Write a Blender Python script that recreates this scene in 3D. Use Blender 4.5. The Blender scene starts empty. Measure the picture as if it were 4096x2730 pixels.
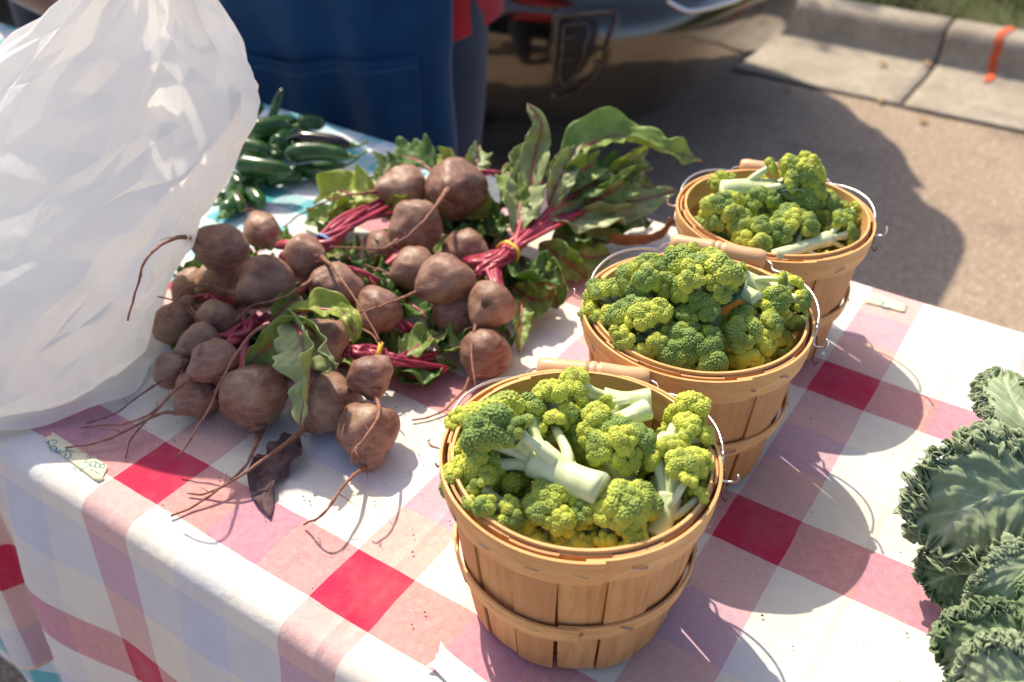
import bpy, bmesh, math, random
import numpy as np
from mathutils import Vector, Matrix, Quaternion, noise as mnoise

SC = bpy.context.scene
COL = SC.collection

# ------------------------------------------------------------------ camera
S = 0.061            # one check of the tablecloth, in metres
TZ = 0.74            # table height
def W(u, v, z=0.0):
    return Vector((u * S, v * S, TZ + z * S))

cam_d = bpy.data.cameras.new('camera')
cam = bpy.data.objects.new('camera', cam_d)
COL.objects.link(cam)
cam_d.sensor_width = 36.0
cam_d.lens = 33.35
cam_d.clip_start = 0.02
cam_d.clip_end = 500
_R = [[0.835484, 0.549384, 0.012015], [0.33033, -0.484641, -0.809942], [-0.439146, 0.680662, -0.586387]]
cam.matrix_world = Matrix((( _R[0][0], -_R[1][0], -_R[2][0], 0.650),
                           ( _R[0][1], -_R[1][1], -_R[2][1], -0.332),
                           ( _R[0][2], -_R[1][2], -_R[2][2], 1.363),
                           (0, 0, 0, 1)))
cam_d.dof.use_dof = True
cam_d.dof.focus_distance = 0.76
cam_d.dof.aperture_fstop = 5.2
SC.camera = cam

# ------------------------------------------------------------------ sky, sun, exposure
SUN_EL = math.radians(51.6)
sun_from = Vector((-0.675, 0.415, 1.0)).normalized()
world = bpy.data.worlds.new('World')
SC.world = world
world.use_nodes = True
nt = world.node_tree
sky = nt.nodes.new('ShaderNodeTexSky')
sky.sky_type = 'NISHITA'
sky.sun_disc = False
sky.sun_elevation = SUN_EL
sky.sun_rotation = math.atan2(sun_from.x, sun_from.y)
sky.air_density = 0.5
sky.dust_density = 2.0
sky.ozone_density = 0.0
nt.links.new(sky.outputs[0], nt.nodes['Background'].inputs[0])
nt.nodes['Background'].inputs[1].default_value = 0.15
sun_d = bpy.data.lights.new('sun', 'SUN')
sun_d.energy = 3.2
sun_d.angle = math.radians(0.55)
sun_d.color = (1.0, 0.87, 0.69)
sun = bpy.data.objects.new('sun', sun_d)
COL.objects.link(sun)
sun.rotation_euler = sun_from.to_track_quat('Z', 'Y').to_euler()
sun.location = (-4, 2.5, 6)
vs = SC.view_settings
vs.view_transform = 'Standard'
vs.look = 'None'
vs.exposure = 0.92
vs.gamma = 1.0
SC.cycles.use_denoising = True
SC.cycles.max_bounces = 6
SC.cycles.transparent_max_bounces = 6

# ------------------------------------------------------------------ helpers
def link(o, parent=None):
    COL.objects.link(o)
    if parent is not None:
        o.parent = parent
        r = parent
        while r.parent is not None:
            r = r.parent
        o.matrix_parent_inverse = Matrix.Translation(-r.location) if parent is r else Matrix.Identity(4)
        if parent is not r:
            # a sub-part: its parent already carries the root offset through its own inverse
            o.matrix_parent_inverse = Matrix.Identity(4)
    return o

def tag(o, label=None, cat=None, group=None, kind=None):
    if label: o['label'] = label
    if cat: o['category'] = cat
    if group: o['group'] = group
    if kind: o['kind'] = kind
    return o

def thing(name, loc, label, cat, group=None):
    o = bpy.data.objects.new(name, None)
    o.empty_display_size = 0.05
    o.location = loc
    COL.objects.link(o)
    return tag(o, label, cat, group)

def mk(name, verts, faces, mat, parent=None, smooth=True, uv=None, attrs=None):
    me = bpy.data.meshes.new(name)
    v = np.asarray(verts, dtype=float)
    me.from_pydata([tuple(p) for p in v], [], [tuple(int(i) for i in f) for f in faces])
    if smooth:
        me.polygons.foreach_set('use_smooth', [True] * len(me.polygons))
    if uv is not None:
        ul = me.uv_layers.new(name='UVMap')
        li = np.empty(len(me.loops), dtype=np.int32)
        me.loops.foreach_get('vertex_index', li)
        ul.data.foreach_set('uv', np.asarray(uv, dtype=np.float32)[li].ravel())
    if attrs:
        for k, a in attrs.items():
            at = me.attributes.new(k, 'FLOAT', 'POINT')
            at.data.foreach_set('value', np.asarray(a, dtype=np.float32))
    me.update()
    if mat is not None:
        for m in (mat if isinstance(mat, (list, tuple)) else [mat]):
            me.materials.append(m)
    o = bpy.data.objects.new(name, me)
    return link(o, parent)

def inst(name, me, mat4, parent=None):
    o = bpy.data.objects.new(name, me)
    link(o, parent)
    o.matrix_basis = mat4
    return o

def grid_faces(nu, nv, off=0, wrapu=False):
    f = []
    for i in range(nu if wrapu else nu - 1):
        i2 = (i + 1) % nu
        for j in range(nv - 1):
            f.append((off + i * nv + j, off + i2 * nv + j, off + i2 * nv + j + 1, off + i * nv + j + 1))
    return f

def spline(pts, n):
    """Catmull-Rom through pts, n samples."""
    P = np.asarray(pts, float)
    if len(P) == 2:
        t = np.linspace(0, 1, n)[:, None]
        return P[0] * (1 - t) + P[1] * t
    Q = np.vstack([2 * P[0] - P[1], P, 2 * P[-1] - P[-2]])
    m = len(P) - 1
    out = []
    for t in np.linspace(0, m, n):
        i = min(int(t), m - 1); x = t - i
        a, b, c, d = Q[i], Q[i + 1], Q[i + 2], Q[i + 3]
        out.append(.5 * ((2 * b) + (c - a) * x + (2 * a - 5 * b + 4 * c - d) * x * x + (3 * b - a - 3 * c + d) * x ** 3))
    return np.array(out)

def frames(P, up=None):
    T = np.gradient(P, axis=0)
    T /= np.linalg.norm(T, axis=1)[:, None] + 1e-12
    N = np.zeros_like(P)
    a = np.array(up if up is not None else ([0, 0, 1] if abs(T[0][2]) < .9 else [1, 0, 0]), float)
    for i in range(len(P)):
        n = a - T[i] * (a @ T[i])
        l = np.linalg.norm(n)
        if l < 1e-6:
            n = np.cross(T[i], [1, 0, 0]); l = np.linalg.norm(n)
        N[i] = n / l
        a = N[i]
    B = np.cross(T, N)
    return T, N, B

def tube(P, rad, n=8, cap=True, closed=False):
    P = np.asarray(P, float)
    m = len(P)
    r = np.full(m, rad) if np.isscalar(rad) else np.asarray(rad, float)
    T, N, B = frames(P)
    if closed:
        T = np.roll(P, -1, 0) - np.roll(P, 1, 0)
        T /= np.linalg.norm(T, axis=1)[:, None]
        c = P.mean(0)
        N = P - c
        N -= T * (N * T).sum(1)[:, None]
        N /= np.linalg.norm(N, axis=1)[:, None]
        B = np.cross(T, N)
    a = np.linspace(0, 2 * math.pi, n, endpoint=False)
    V = (P[:, None] + r[:, None, None] * (np.cos(a)[None, :, None] * N[:, None] + np.sin(a)[None, :, None] * B[:, None])).reshape(-1, 3)
    F = []
    for i in range(m if closed else m - 1):
        i2 = (i + 1) % m
        for j in range(n):
            j2 = (j + 1) % n
            F.append((i * n + j, i * n + j2, i2 * n + j2, i2 * n + j))
    if cap and not closed:
        F.append(tuple(range(n - 1, -1, -1)))
        F.append(tuple((m - 1) * n + j for j in range(n)))
    return V, F

def join(parts):
    V = []; F = []; o = 0
    for v, f in parts:
        V.append(np.asarray(v)); F += [tuple(i + o for i in q) for q in f]; o += len(v)
    return np.vstack(V), F

def box(c, s):
    x, y, z = s[0] / 2, s[1] / 2, s[2] / 2
    V = np.array([(-x, -y, -z), (x, -y, -z), (x, y, -z), (-x, y, -z), (-x, -y, z), (x, -y, z), (x, y, z), (-x, y, z)]) + np.array(c)
    return V, [(0, 3, 2, 1), (4, 5, 6, 7), (0, 1, 5, 4), (1, 2, 6, 5), (2, 3, 7, 6), (3, 0, 4, 7)]

def vnoise(P, scale, seed=0.0):
    return np.array([mnoise.noise(Vector((p[0] * scale + seed, p[1] * scale - seed * .7, p[2] * scale + seed * .3))) for p in P])

def bevel(o, w=.003, seg=2):
    m = o.modifiers.new('bevel', 'BEVEL'); m.width = w; m.segments = seg; m.limit_method = 'ANGLE'
    return o

def solid(o, t=.001, off=-1):
    m = o.modifiers.new('solid', 'SOLIDIFY'); m.thickness = t; m.offset = off
    return o

# ------------------------------------------------------------------ materials
class NT:
    def __init__(self, name):
        self.m = bpy.data.materials.new(name)
        self.m.use_nodes = True
        self.t = self.m.node_tree
        self.b = self.t.nodes['Principled BSDF']
        self.out = self.t.nodes['Material Output']
    def n(self, typ, **kw):
        nd = self.t.nodes.new(typ)
        for k, v in kw.items():
            setattr(nd, k, v)
        return nd
    def l(self, a, b):
        self.t.links.new(a, b)
    def coord(self, kind='Object'):
        return self.n('ShaderNodeTexCoord').outputs[kind]
    def noise(self, scale, detail=4, rough=.55, vec=None, dist=0.0):
        nd = self.n('ShaderNodeTexNoise')
        nd.inputs['Scale'].default_value = scale
        nd.inputs['Detail'].default_value = detail
        nd.inputs['Roughness'].default_value = rough
        nd.inputs['Distortion'].default_value = dist
        self.l(vec if vec is not None else self.coord(), nd.inputs['Vector'])
        return nd.outputs['Fac']
    def voro(self, scale, vec=None, feature='F1'):
        nd = self.n('ShaderNodeTexVoronoi', feature=feature)
        nd.inputs['Scale'].default_value = scale
        self.l(vec if vec is not None else self.coord(), nd.inputs['Vector'])
        return nd.outputs['Distance']
    def ramp(self, fac, stops):
        nd = self.n('ShaderNodeValToRGB')
        e = nd.color_ramp.elements
        while len(e) < len(stops): e.new(.5)
        for q, (p, c) in zip(e, stops):
            q.position = p; q.color = (*c, 1) if len(c) == 3 else c
        self.l(fac, nd.inputs[0])
        return nd.outputs[0]
    def mix(self, fac, a, b, mode='MIX'):
        nd = self.n('ShaderNodeMix', data_type='RGBA', blend_type=mode)
        for s, v in ((nd.inputs[0], fac), (nd.inputs[6], a), (nd.inputs[7], b)):
            if isinstance(v, (int, float)): s.default_value = v
            elif isinstance(v, tuple): s.default_value = (*v, 1)
            else: self.l(v, s)
        return nd.outputs[2]
    def math(self, op, a, b=None):
        nd = self.n('ShaderNodeMath', operation=op)
        for s, v in zip(nd.inputs, (a, b)):
            if v is None: continue
            if isinstance(v, (int, float)): s.default_value = v
            else: self.l(v, s)
        return nd.outputs[0]
    def attr(self, name):
        return self.n('ShaderNodeAttribute', attribute_name=name).outputs['Fac']
    def rand(self):
        return self.n('ShaderNodeObjectInfo').outputs['Random']
    def bump(self, h, strength=.3, dist=.001):
        nd = self.n('ShaderNodeBump')
        nd.inputs['Strength'].default_value = strength
        nd.inputs['Distance'].default_value = dist
        self.l(h, nd.inputs['Height'])
        self.l(nd.outputs[0], self.b.inputs['Normal'])
        return nd
    def set(self, col=None, rough=None, metal=None, spec=None, **kw):
        if col is not None:
            if isinstance(col, tuple): self.b.inputs['Base Color'].default_value = (*col, 1)
            else: self.l(col, self.b.inputs['Base Color'])
        if rough is not None:
            if isinstance(rough, (int, float)): self.b.inputs['Roughness'].default_value = rough
            else: self.l(rough, self.b.inputs['Roughness'])
        if metal is not None: self.b.inputs['Metallic'].default_value = metal
        if spec is not None: self.b.inputs['Specular IOR Level'].default_value = spec
        for k, v in kw.items():
            self.b.inputs[k.replace('_', ' ')].default_value = v
        return self.m
    def translucent(self, col, fac):
        tr = self.n('ShaderNodeBsdfTranslucent')
        if isinstance(col, tuple): tr.inputs[0].default_value = (*col, 1)
        else: self.l(col, tr.inputs[0])
        mx = self.n('ShaderNodeMixShader')
        mx.inputs[0].default_value = fac
        self.l(self.b.outputs[0], mx.inputs[1]); self.l(tr.outputs[0], mx.inputs[2])
        self.l(mx.outputs[0], self.out.inputs[0])
        return mx
M = {}

def plain(name, col, rough=.5, metal=0, var=.15, scale=60, spec=.5, bump=0):
    t = NT(name)
    nz = t.noise(scale, 5)
    lo = tuple(c * (1 - var) for c in col); hi = tuple(min(1, c * (1 + var)) for c in col)
    t.set(t.ramp(nz, [(.3, lo), (.7, hi)]), rough, metal, spec)
    if bump: t.bump(nz, bump, .001)
    M[name] = t.m
    return t.m

# asphalt
t = NT('asphalt')
a = t.voro(150); b = t.noise(60, 6, .7); c = t.noise(2.2, 3); e = t.voro(42)
base = t.ramp(b, [(.30, (.21, .158, .112)), (.5, (.46, .355, .262)), (.72, (.66, .535, .41))])
base = t.mix(t.math('MULTIPLY', c, .3), base, (.22, .165, .12))
spk = t.ramp(a, [(.12, (.82, .70, .57)), (.30, (.40, .315, .235)), (.6, (.18, .14, .105))])
base = t.mix(.5, base, spk)
big = t.ramp(e, [(.16, (1, 1, 1)), (.24, (0, 0, 0))])
base = t.mix(t.math('MULTIPLY', big, .6), base, (.62, .51, .40))
stn = t.noise(1.7, 6, .7)
base = t.mix(t.ramp(stn, [(.52, (0, 0, 0)), (.66, (.55, .55, .55))]), base, (.15, .11, .08))
t.set(base, .9, spec=.25)
t.bump(a, .5, .004)
M['asphalt'] = t.m
# concrete kerb
t = NT('concrete')
b = t.noise(30, 6, .65); c = t.noise(3.0, 4, .6); s = t.voro(220)
base = t.ramp(b, [(.3, (.31, .27, .215)), (.7, (.46, .41, .335))])
base = t.mix(t.ramp(c, [(.42, (0, 0, 0)), (.68, (.55, .55, .55))]), base, (.17, .145, .115))
t.set(base, .92, spec=.2)
t.bump(t.math('ADD', b, s), .3, .003)
M['concrete'] = t.m
plain('joint_dirt', (.05, .04, .03), .95)
plain('orange_paint', (.62, .11, .035), .8, var=.3, scale=25)
t = NT('soil')
b = t.noise(18, 5, .65); c = t.noise(2, 3)
t.set(t.ramp(t.math('ADD', t.math('MULTIPLY', b, .5), t.math('MULTIPLY', c, .5)), [(.38, (.055, .05, .025)), (.52, (.06, .075, .028)), (.62, (.10, .085, .05))]), .95, spec=.1)
M['soil'] = t.m
t = NT('grass_blade')
t.set(t.ramp(t.noise(3, 3), [(.35, (.045, .085, .018)), (.55, (.08, .12, .03)), (.7, (.16, .15, .06))]), .6, spec=.3)
M['grass_blade'] = t.m
plain('dry_leaf', (.38, .24, .11), .8, var=.4, scale=80)

# cloth with four-band gingham
def cloth_mat(name, bands, period, width=1.0, wear=.06):
    """bands: list of colours, each one unit wide, repeated; warp and weft mixed half and half as in woven check."""
    t = NT(name)
    uvn = t.n('ShaderNodeUVMap')
    sep = t.n('ShaderNodeSeparateXYZ'); t.l(uvn.outputs[0], sep.inputs[0])
    wob = t.noise(1.3, 2, vec=uvn.outputs[0])
    cols = []
    for ax in (0, 1):
        x = t.math('ADD', sep.outputs[ax], t.math('MULTIPLY', t.math('SUBTRACT', wob, .5), .05))
        fr = t.math('MULTIPLY', t.math('FRACT', t.math('DIVIDE', x, period)), 1.0)
        nd = t.n('ShaderNodeValToRGB'); nd.color_ramp.interpolation = 'CONSTANT'
        e = nd.color_ramp.elements
        while len(e) < len(bands): e.new(.5)
        for i, c in enumerate(bands):
            e[i].position = i / len(bands) if i else 0.0
            e[i].color = (*c, 1)
        t.l(fr, nd.inputs[0]); cols.append(nd.outputs[0])
    # thread-level twill: which of warp / weft shows
    mp = t.n('ShaderNodeMapping'); mp.inputs['Scale'].default_value = (1, 1, 1); mp.inputs['Rotation'].default_value = (0, 0, .6)
    t.l(uvn.outputs[0], mp.inputs[0])
    wv = t.n('ShaderNodeTexWave'); wv.inputs['Scale'].default_value = 16; wv.inputs['Distortion'].default_value = 1.2; wv.inputs['Detail'].default_value = 2; wv.inputs['Detail Scale'].default_value = 6
    t.l(mp.outputs[0], wv.inputs[0])
    slub = t.noise(9, 4, .7, vec=uvn.outputs[0])
    fac = t.math('ADD', t.math('MULTIPLY', wv.outputs['Fac'], .26), t.math('ADD', .25, t.math('MULTIPLY', slub, .42)))
    c = t.mix(fac, cols[0], cols[1])
    dirt = t.noise(1.1, 5, .65, vec=uvn.outputs[0])
    c = t.mix(t.ramp(dirt, [(.45, (0, 0, 0)), (.75, (wear * 4, wear * 4, wear * 4))]), c, (.46, .40, .32))
    t.set(c, .95, spec=.12, Sheen_Weight=.15, Sheen_Roughness=.6)
    fine = t.noise(70, 3, .6, vec=uvn.outputs[0])
    cr = t.noise(2.2, 4, .6, vec=uvn.outputs[0], dist=.6)
    hgt = t.math('ADD', t.math('MULTIPLY', fine, .22), t.math('MULTIPLY', cr, 1.0))
    rg = t.n('ShaderNodeTexNoise', noise_type='RIDGED_MULTIFRACTAL'); rg.inputs['Scale'].default_value = .55; rg.inputs['Detail'].default_value = 3; rg.inputs['Distortion'].default_value = .5
    t.l(uvn.outputs[0], rg.inputs['Vector'])
    hgt = t.math('ADD', hgt, t.math('MULTIPLY', rg.outputs[0], .35))
    for ax, at_ in ((0, 4.62), (1, 6.3), (0, 9.9)):      # creases pressed in where the cloth was folded
        d_ = t.math('ABSOLUTE', t.math('SUBTRACT', sep.outputs[ax], at_))
        hgt = t.math('ADD', hgt, t.math('MULTIPLY', t.math('MAXIMUM', t.math('SUBTRACT', .12, d_), 0.0), 6.0))
    t.bump(hgt, .42, .005)
    tr = t.translucent(c, .08)
    M[name] = t.m
cloth_mat('check_red', [(.55, .024, .080), (.80, .745, .62), (.61, .65, .73), (.80, .765, .68)], 4.0)
cloth_mat('check_teal', [(.05, .40, .46), (.80, .82, .84), (.22, .55, .62), (.80, .82, .84)], 2.6)
plain('table_plastic', (.55, .55, .53), .6)
plain('steel_grey', (.30, .31, .32), .45, .8)

# veneer wood
t = NT('veneer')
co = t.coord()
mp = t.n('ShaderNodeMapping'); mp.inputs['Scale'].default_value = (140, 140, 9); t.l(co, mp.inputs[0])
gr = t.noise(1.0, 5, .6, vec=mp.outputs[0], dist=.5)
big = t.noise(16, 3)
rnd = t.rand()
c1 = t.ramp(gr, [(.25, (.52, .25, .08)), (.5, (.69, .375, .145)), (.75, (.79, .49, .215))])
c2 = t.mix(t.math('MULTIPLY', rnd, .75), c1, (.52, .24, .10))
c3 = t.mix(t.ramp(big, [(.55, (0, 0, 0)), (.8, (.4, .4, .4))]), c2, (.36, .17, .07))
t.set(c3, .62, spec=.3)
t.bump(gr, .25, .0008)
t.translucent((.7, .35, .12), .06)
M['veneer'] = t.m
t = NT('hoop_wood')
mp = t.n('ShaderNodeMapping'); mp.inputs['Scale'].default_value = (22, 22, 160); t.l(t.coord(), mp.inputs[0])
gr = t.noise(1.0, 5, .6, vec=mp.outputs[0], dist=.4)
c1 = t.ramp(gr, [(.25, (.56, .29, .10)), (.5, (.71, .40, .155)), (.78, (.81, .52, .235))])
st = t.noise(22, 4)
c1 = t.mix(t.ramp(st, [(.58, (0, 0, 0)), (.8, (.45, .45, .45))]), c1, (.38, .18, .07))
t.set(c1, .6, spec=.3); t.bump(gr, .25, .0008)
M['hoop_wood'] = t.m
plain('grip_wood', (.66, .40, .21), .42, var=.12, scale=40)
plain('wire', (.62, .62, .62), .28, 1.0, var=.1)
plain('rusty_wire', (.20, .10, .055), .6, .6, var=.3)
plain('staple_steel', (.34, .30, .26), .45, .9, var=.25)

# broccoli
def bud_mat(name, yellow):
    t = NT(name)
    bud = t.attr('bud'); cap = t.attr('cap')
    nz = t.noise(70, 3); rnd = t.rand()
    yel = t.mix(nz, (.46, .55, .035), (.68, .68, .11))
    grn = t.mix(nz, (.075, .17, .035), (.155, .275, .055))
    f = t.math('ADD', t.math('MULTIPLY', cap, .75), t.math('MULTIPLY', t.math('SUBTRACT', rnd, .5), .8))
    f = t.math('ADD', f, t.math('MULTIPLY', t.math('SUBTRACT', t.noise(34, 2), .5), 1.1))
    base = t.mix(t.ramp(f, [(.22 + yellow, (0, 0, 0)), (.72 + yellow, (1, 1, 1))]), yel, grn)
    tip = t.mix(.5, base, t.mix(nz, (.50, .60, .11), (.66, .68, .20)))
    base = t.mix(t.ramp(bud, [(.5, (0, 0, 0)), (.95, (.75, .75, .75))]), base, tip)  # lighter bud tops over deeper gaps: shade between buds put into the colour
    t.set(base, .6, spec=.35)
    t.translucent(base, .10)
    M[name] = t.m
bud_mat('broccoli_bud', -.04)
bud_mat('broccoli_bud_sunlit', .22)  # yellower copy for the nearest basket, its sunlit look put into the colour
t = NT('broccoli_stalk')
mp = t.n('ShaderNodeMapping'); mp.inputs['Scale'].default_value = (60, 60, 60); t.l(t.coord(), mp.inputs[0])
nz = t.noise(1.0, 4, vec=mp.outputs[0])
t.set(t.ramp(nz, [(.3, (.50, .60, .26)), (.55, (.68, .74, .43)), (.8, (.80, .82, .58))]), .42, spec=.45)
t.bump(nz, .15, .001)
M['broccoli_stalk'] = t.m
plain('broccoli_leaf', (.10, .20, .13), .5, var=.3)
plain('stalk_cut', (.70, .74, .46), .6, var=.12, scale=90)

# beet
def beet_mat(name):
    t = NT(name)
    a = t.noise(30, 5, .6); b = t.noise(150, 6, .7); rnd = t.rand()
    base = t.ramp(a, [(.30, (.115, .038, .034)), (.48, (.225, .112, .075)), (.70, (.39, .245, .155))])
    base = t.mix(t.math('MULTIPLY', rnd, .38), base, (.20, .075, .06))
    # rings of the shoulder and dried soil
    mp = t.n('ShaderNodeMapping'); mp.inputs['Scale'].default_value = (1, 1, 3.2); t.l(t.coord(), mp.inputs[0])
    streak = t.noise(70, 5, .7, vec=mp.outputs[0])
    base = t.mix(t.ramp(streak, [(.45, (0, 0, 0)), (.72, (.65, .65, .65))]), base, (.40, .285, .205))
    soil = t.noise(46, 7, .75)
    base = t.mix(t.ramp(soil, [(.60, (0, 0, 0)), (.70, (.7, .7, .7))]), base, (.085, .05, .035))
    sp = t.voro(120)
    base = t.mix(t.ramp(sp, [(.05, (.75, .75, .75)), (.11, (0, 0, 0))]), base, (.055, .026, .02))
    t.set(base, t.ramp(b, [(.3, (.30,) * 3), (.7, (.62,) * 3)]), spec=.45)
    t.bump(t.math('ADD', b, t.math('MULTIPLY', a, 2.5)), .55, .0016)
    M[name] = t.m
beet_mat('beet_skin')
plain('beet_scar', (.10, .06, .035), .9, var=.5, scale=150)
t = NT('beet_tail')
b = t.noise(160, 5, .65)
t.set(t.ramp(b, [(.3, (.16, .06, .045)), (.7, (.36, .19, .13))]), .7, spec=.3); t.bump(b, .5, .001)
M['beet_tail'] = t.m
t = NT('beet_stem')
mp = t.n('ShaderNodeMapping'); mp.inputs['Scale'].default_value = (60, 60, 60); t.l(t.coord(), mp.inputs[0])
nz = t.noise(1.0, 3, vec=mp.outputs[0])
c = t.mix(t.rand(), t.ramp(nz, [(.3, (.16, .008, .035)), (.7, (.36, .02, .075))]), (.46, .07, .10))
t.set(c, .35, spec=.5)
M['beet_stem'] = t.m
plain('yellow_rubber', (.80, .52, .04), .5, var=.05)
plain('blue_rubber', (.16, .32, .62), .5, var=.05)

def leaf_mat(name, c_lo, c_hi, vein, tr, trfac=.28, rough=.42):
    t = NT(name)
    a = t.noise(45, 4, .6); v = t.attr('vein')
    base = t.ramp(a, [(.3, c_lo), (.68, c_hi)])
    base = t.mix(v, base, vein)
    t.set(base, rough, spec=.4)
    t.bump(t.noise(160, 4), .3, .001)
    t.translucent(t.mix(.5, base, tr), trfac)
    M[name] = t.m
leaf_mat('leaf_pale', (.30, .39, .165), (.48, .56, .28), (.36, .10, .13), (.42, .56, .10), .36)
leaf_mat('leaf_green', (.20, .32, .065), (.35, .47, .14), (.30, .10, .09), (.40, .56, .06), .36)
leaf_mat('leaf_dark', (.075, .165, .035), (.15, .27, .07), (.20, .06, .06), (.26, .48, .03), .33)
leaf_mat('leaf_yellow', (.30, .40, .05), (.46, .52, .12), (.40, .40, .12), (.55, .65, .05), .35)
leaf_mat('leaf_dried', (.16, .07, .025), (.30, .14, .05), (.20, .09, .04), (.3, .12, .03), .1, .8)
leaf_mat('leaf_purple', (.055, .028, .036), (.12, .07, .075), (.10, .05, .06), (.1, .04, .05), .06, .75)
leaf_mat('kale_leaf', (.22, .30, .155), (.37, .455, .265), (.54, .61, .42), (.28, .42, .08), .25, .5)
leaf_mat('kale_dark', (.12, .20, .09), (.24, .335, .17), (.40, .49, .28), (.24, .38, .08), .25, .5)

# peppers
t = NT('pepper_green')
t.set(t.ramp(t.noise(20, 3), [(.3, (.010, .048, .008)), (.7, (.03, .10, .016))]), .26, spec=.5, Coat_Weight=.15, Coat_Roughness=.12)
M['pepper_green'] = t.m
plain('pepper_black', (.014, .010, .014), .2, var=.4, scale=30, spec=.6)
plain('pepper_stem', (.11, .20, .045), .5)

# white plastic bag
t = NT('bag_film')
t.set((.85, .85, .83), .16, spec=.7)
bm_ = t.noise(16, 5, .6, dist=1.5)
rg = t.n('ShaderNodeTexNoise', noise_type='RIDGED_MULTIFRACTAL')
rg.inputs['Scale'].default_value = 9; rg.inputs['Detail'].default_value = 4; rg.inputs['Distortion'].default_value = 1.1
t.l(t.coord(), rg.inputs['Vector'])
bm2 = t.noise(75, 4, .6, dist=.8)
t.bump(t.math('ADD', t.math('MULTIPLY', bm2, .3), t.math('MULTIPLY', rg.outputs[0], 1.0)), .5, .007)
mx = t.translucent((.93, .91, .88), .45)
tp = t.n('ShaderNodeBsdfTransparent')
m2 = t.n('ShaderNodeMixShader'); m2.inputs[0].default_value = .08
t.l(mx.outputs[0], m2.inputs[1]); t.l(tp.outputs[0], m2.inputs[2]); t.l(m2.outputs[0], t.out.inputs[0])
M['bag_film'] = t.m

plain('tape_paper', (.74, .68, .47), .8, var=.06)
plain('tape_white', (.82, .80, .72), .8, var=.05)
plain('marker_teal', (.01, .20, .27), .7, var=.2, scale=300)
plain('marker_pale', (.20, .45, .50), .8, var=.3, scale=300)

# people
def fabric(name, col, scale=900, rough=.9):
    t = NT(name)
    a = t.noise(14, 4); b = t.noise(scale, 2)
    lo = tuple(c * .7 for c in col); hi = tuple(min(1, c * 1.25) for c in col)
    t.set(t.mix(.35, t.ramp(a, [(.3, lo), (.7, hi)]), t.ramp(b, [(.3, lo), (.7, hi)])), rough, spec=.15, Sheen_Weight=.2)
    t.bump(b, .3, .0005)
    M[name] = t.m
fabric('apron_blue', (.006, .041, .112))
fabric('apron_stitch', (.03, .08, .17))
fabric('jeans', (.028, .040, .068))
fabric('jeans_blue', (.05, .11, .20))
fabric('shirt_red', (.33, .004, .012))
fabric('shirt_pink', (.36, .06, .13))
fabric('shirt_grey', (.13, .13, .14))
fabric('shoe', (.03, .03, .03))
t = NT('skin_brown')
t.set(t.ramp(t.noise(40, 4), [(.3, (.12, .042, .022)), (.7, (.17, .064, .035))]), .5, spec=.4)
M['skin_brown'] = t.m
t = NT('skin_fair')
t.set(t.ramp(t.noise(40, 4), [(.3, (.46, .25, .17)), (.7, (.56, .32, .23))]), .5, spec=.4)
M['skin_fair'] = t.m
plain('hair_dark', (.02, .013, .009), .5)
plain('eye_white', (.7, .7, .68), .2)

# car
t = NT('car_paint')
t.set((.085, .072, .056), .11, .9, Coat_Weight=1.0, Coat_Roughness=.03)
M['car_paint'] = t.m
M['car_plastic'] = plain('car_plastic', (.012, .012, .012), .5, var=.2)
plain('chrome', (.75, .75, .74), .12, 1.0, var=.03)
t = NT('pod_trim'); t.set((.05, .04, .03), .12, .6, Coat_Weight=1.0); M['pod_trim'] = t.m
t = NT('glass_dark'); t.set((.01, .012, .013), .04, spec=.6); M['glass_dark'] = t.m
t = NT('lamp_red'); t.set((.25, .005, .005), .08, spec=.6, Coat_Weight=1.0); M['lamp_red'] = t.m
plain('tyre', (.016, .016, .016), .75, var=.2)
plain('alloy', (.42, .42, .43), .3, .9)
plain('bark', (.10, .075, .05), .95, var=.35, scale=12, bump=.6)
t = NT('tree_leaf'); t.set(t.ramp(t.noise(1.2, 3), [(.3, (.04, .085, .02)), (.7, (.09, .14, .035))]), .55); t.translucent((.2, .35, .03), .3); M['tree_leaf'] = t.m

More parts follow.
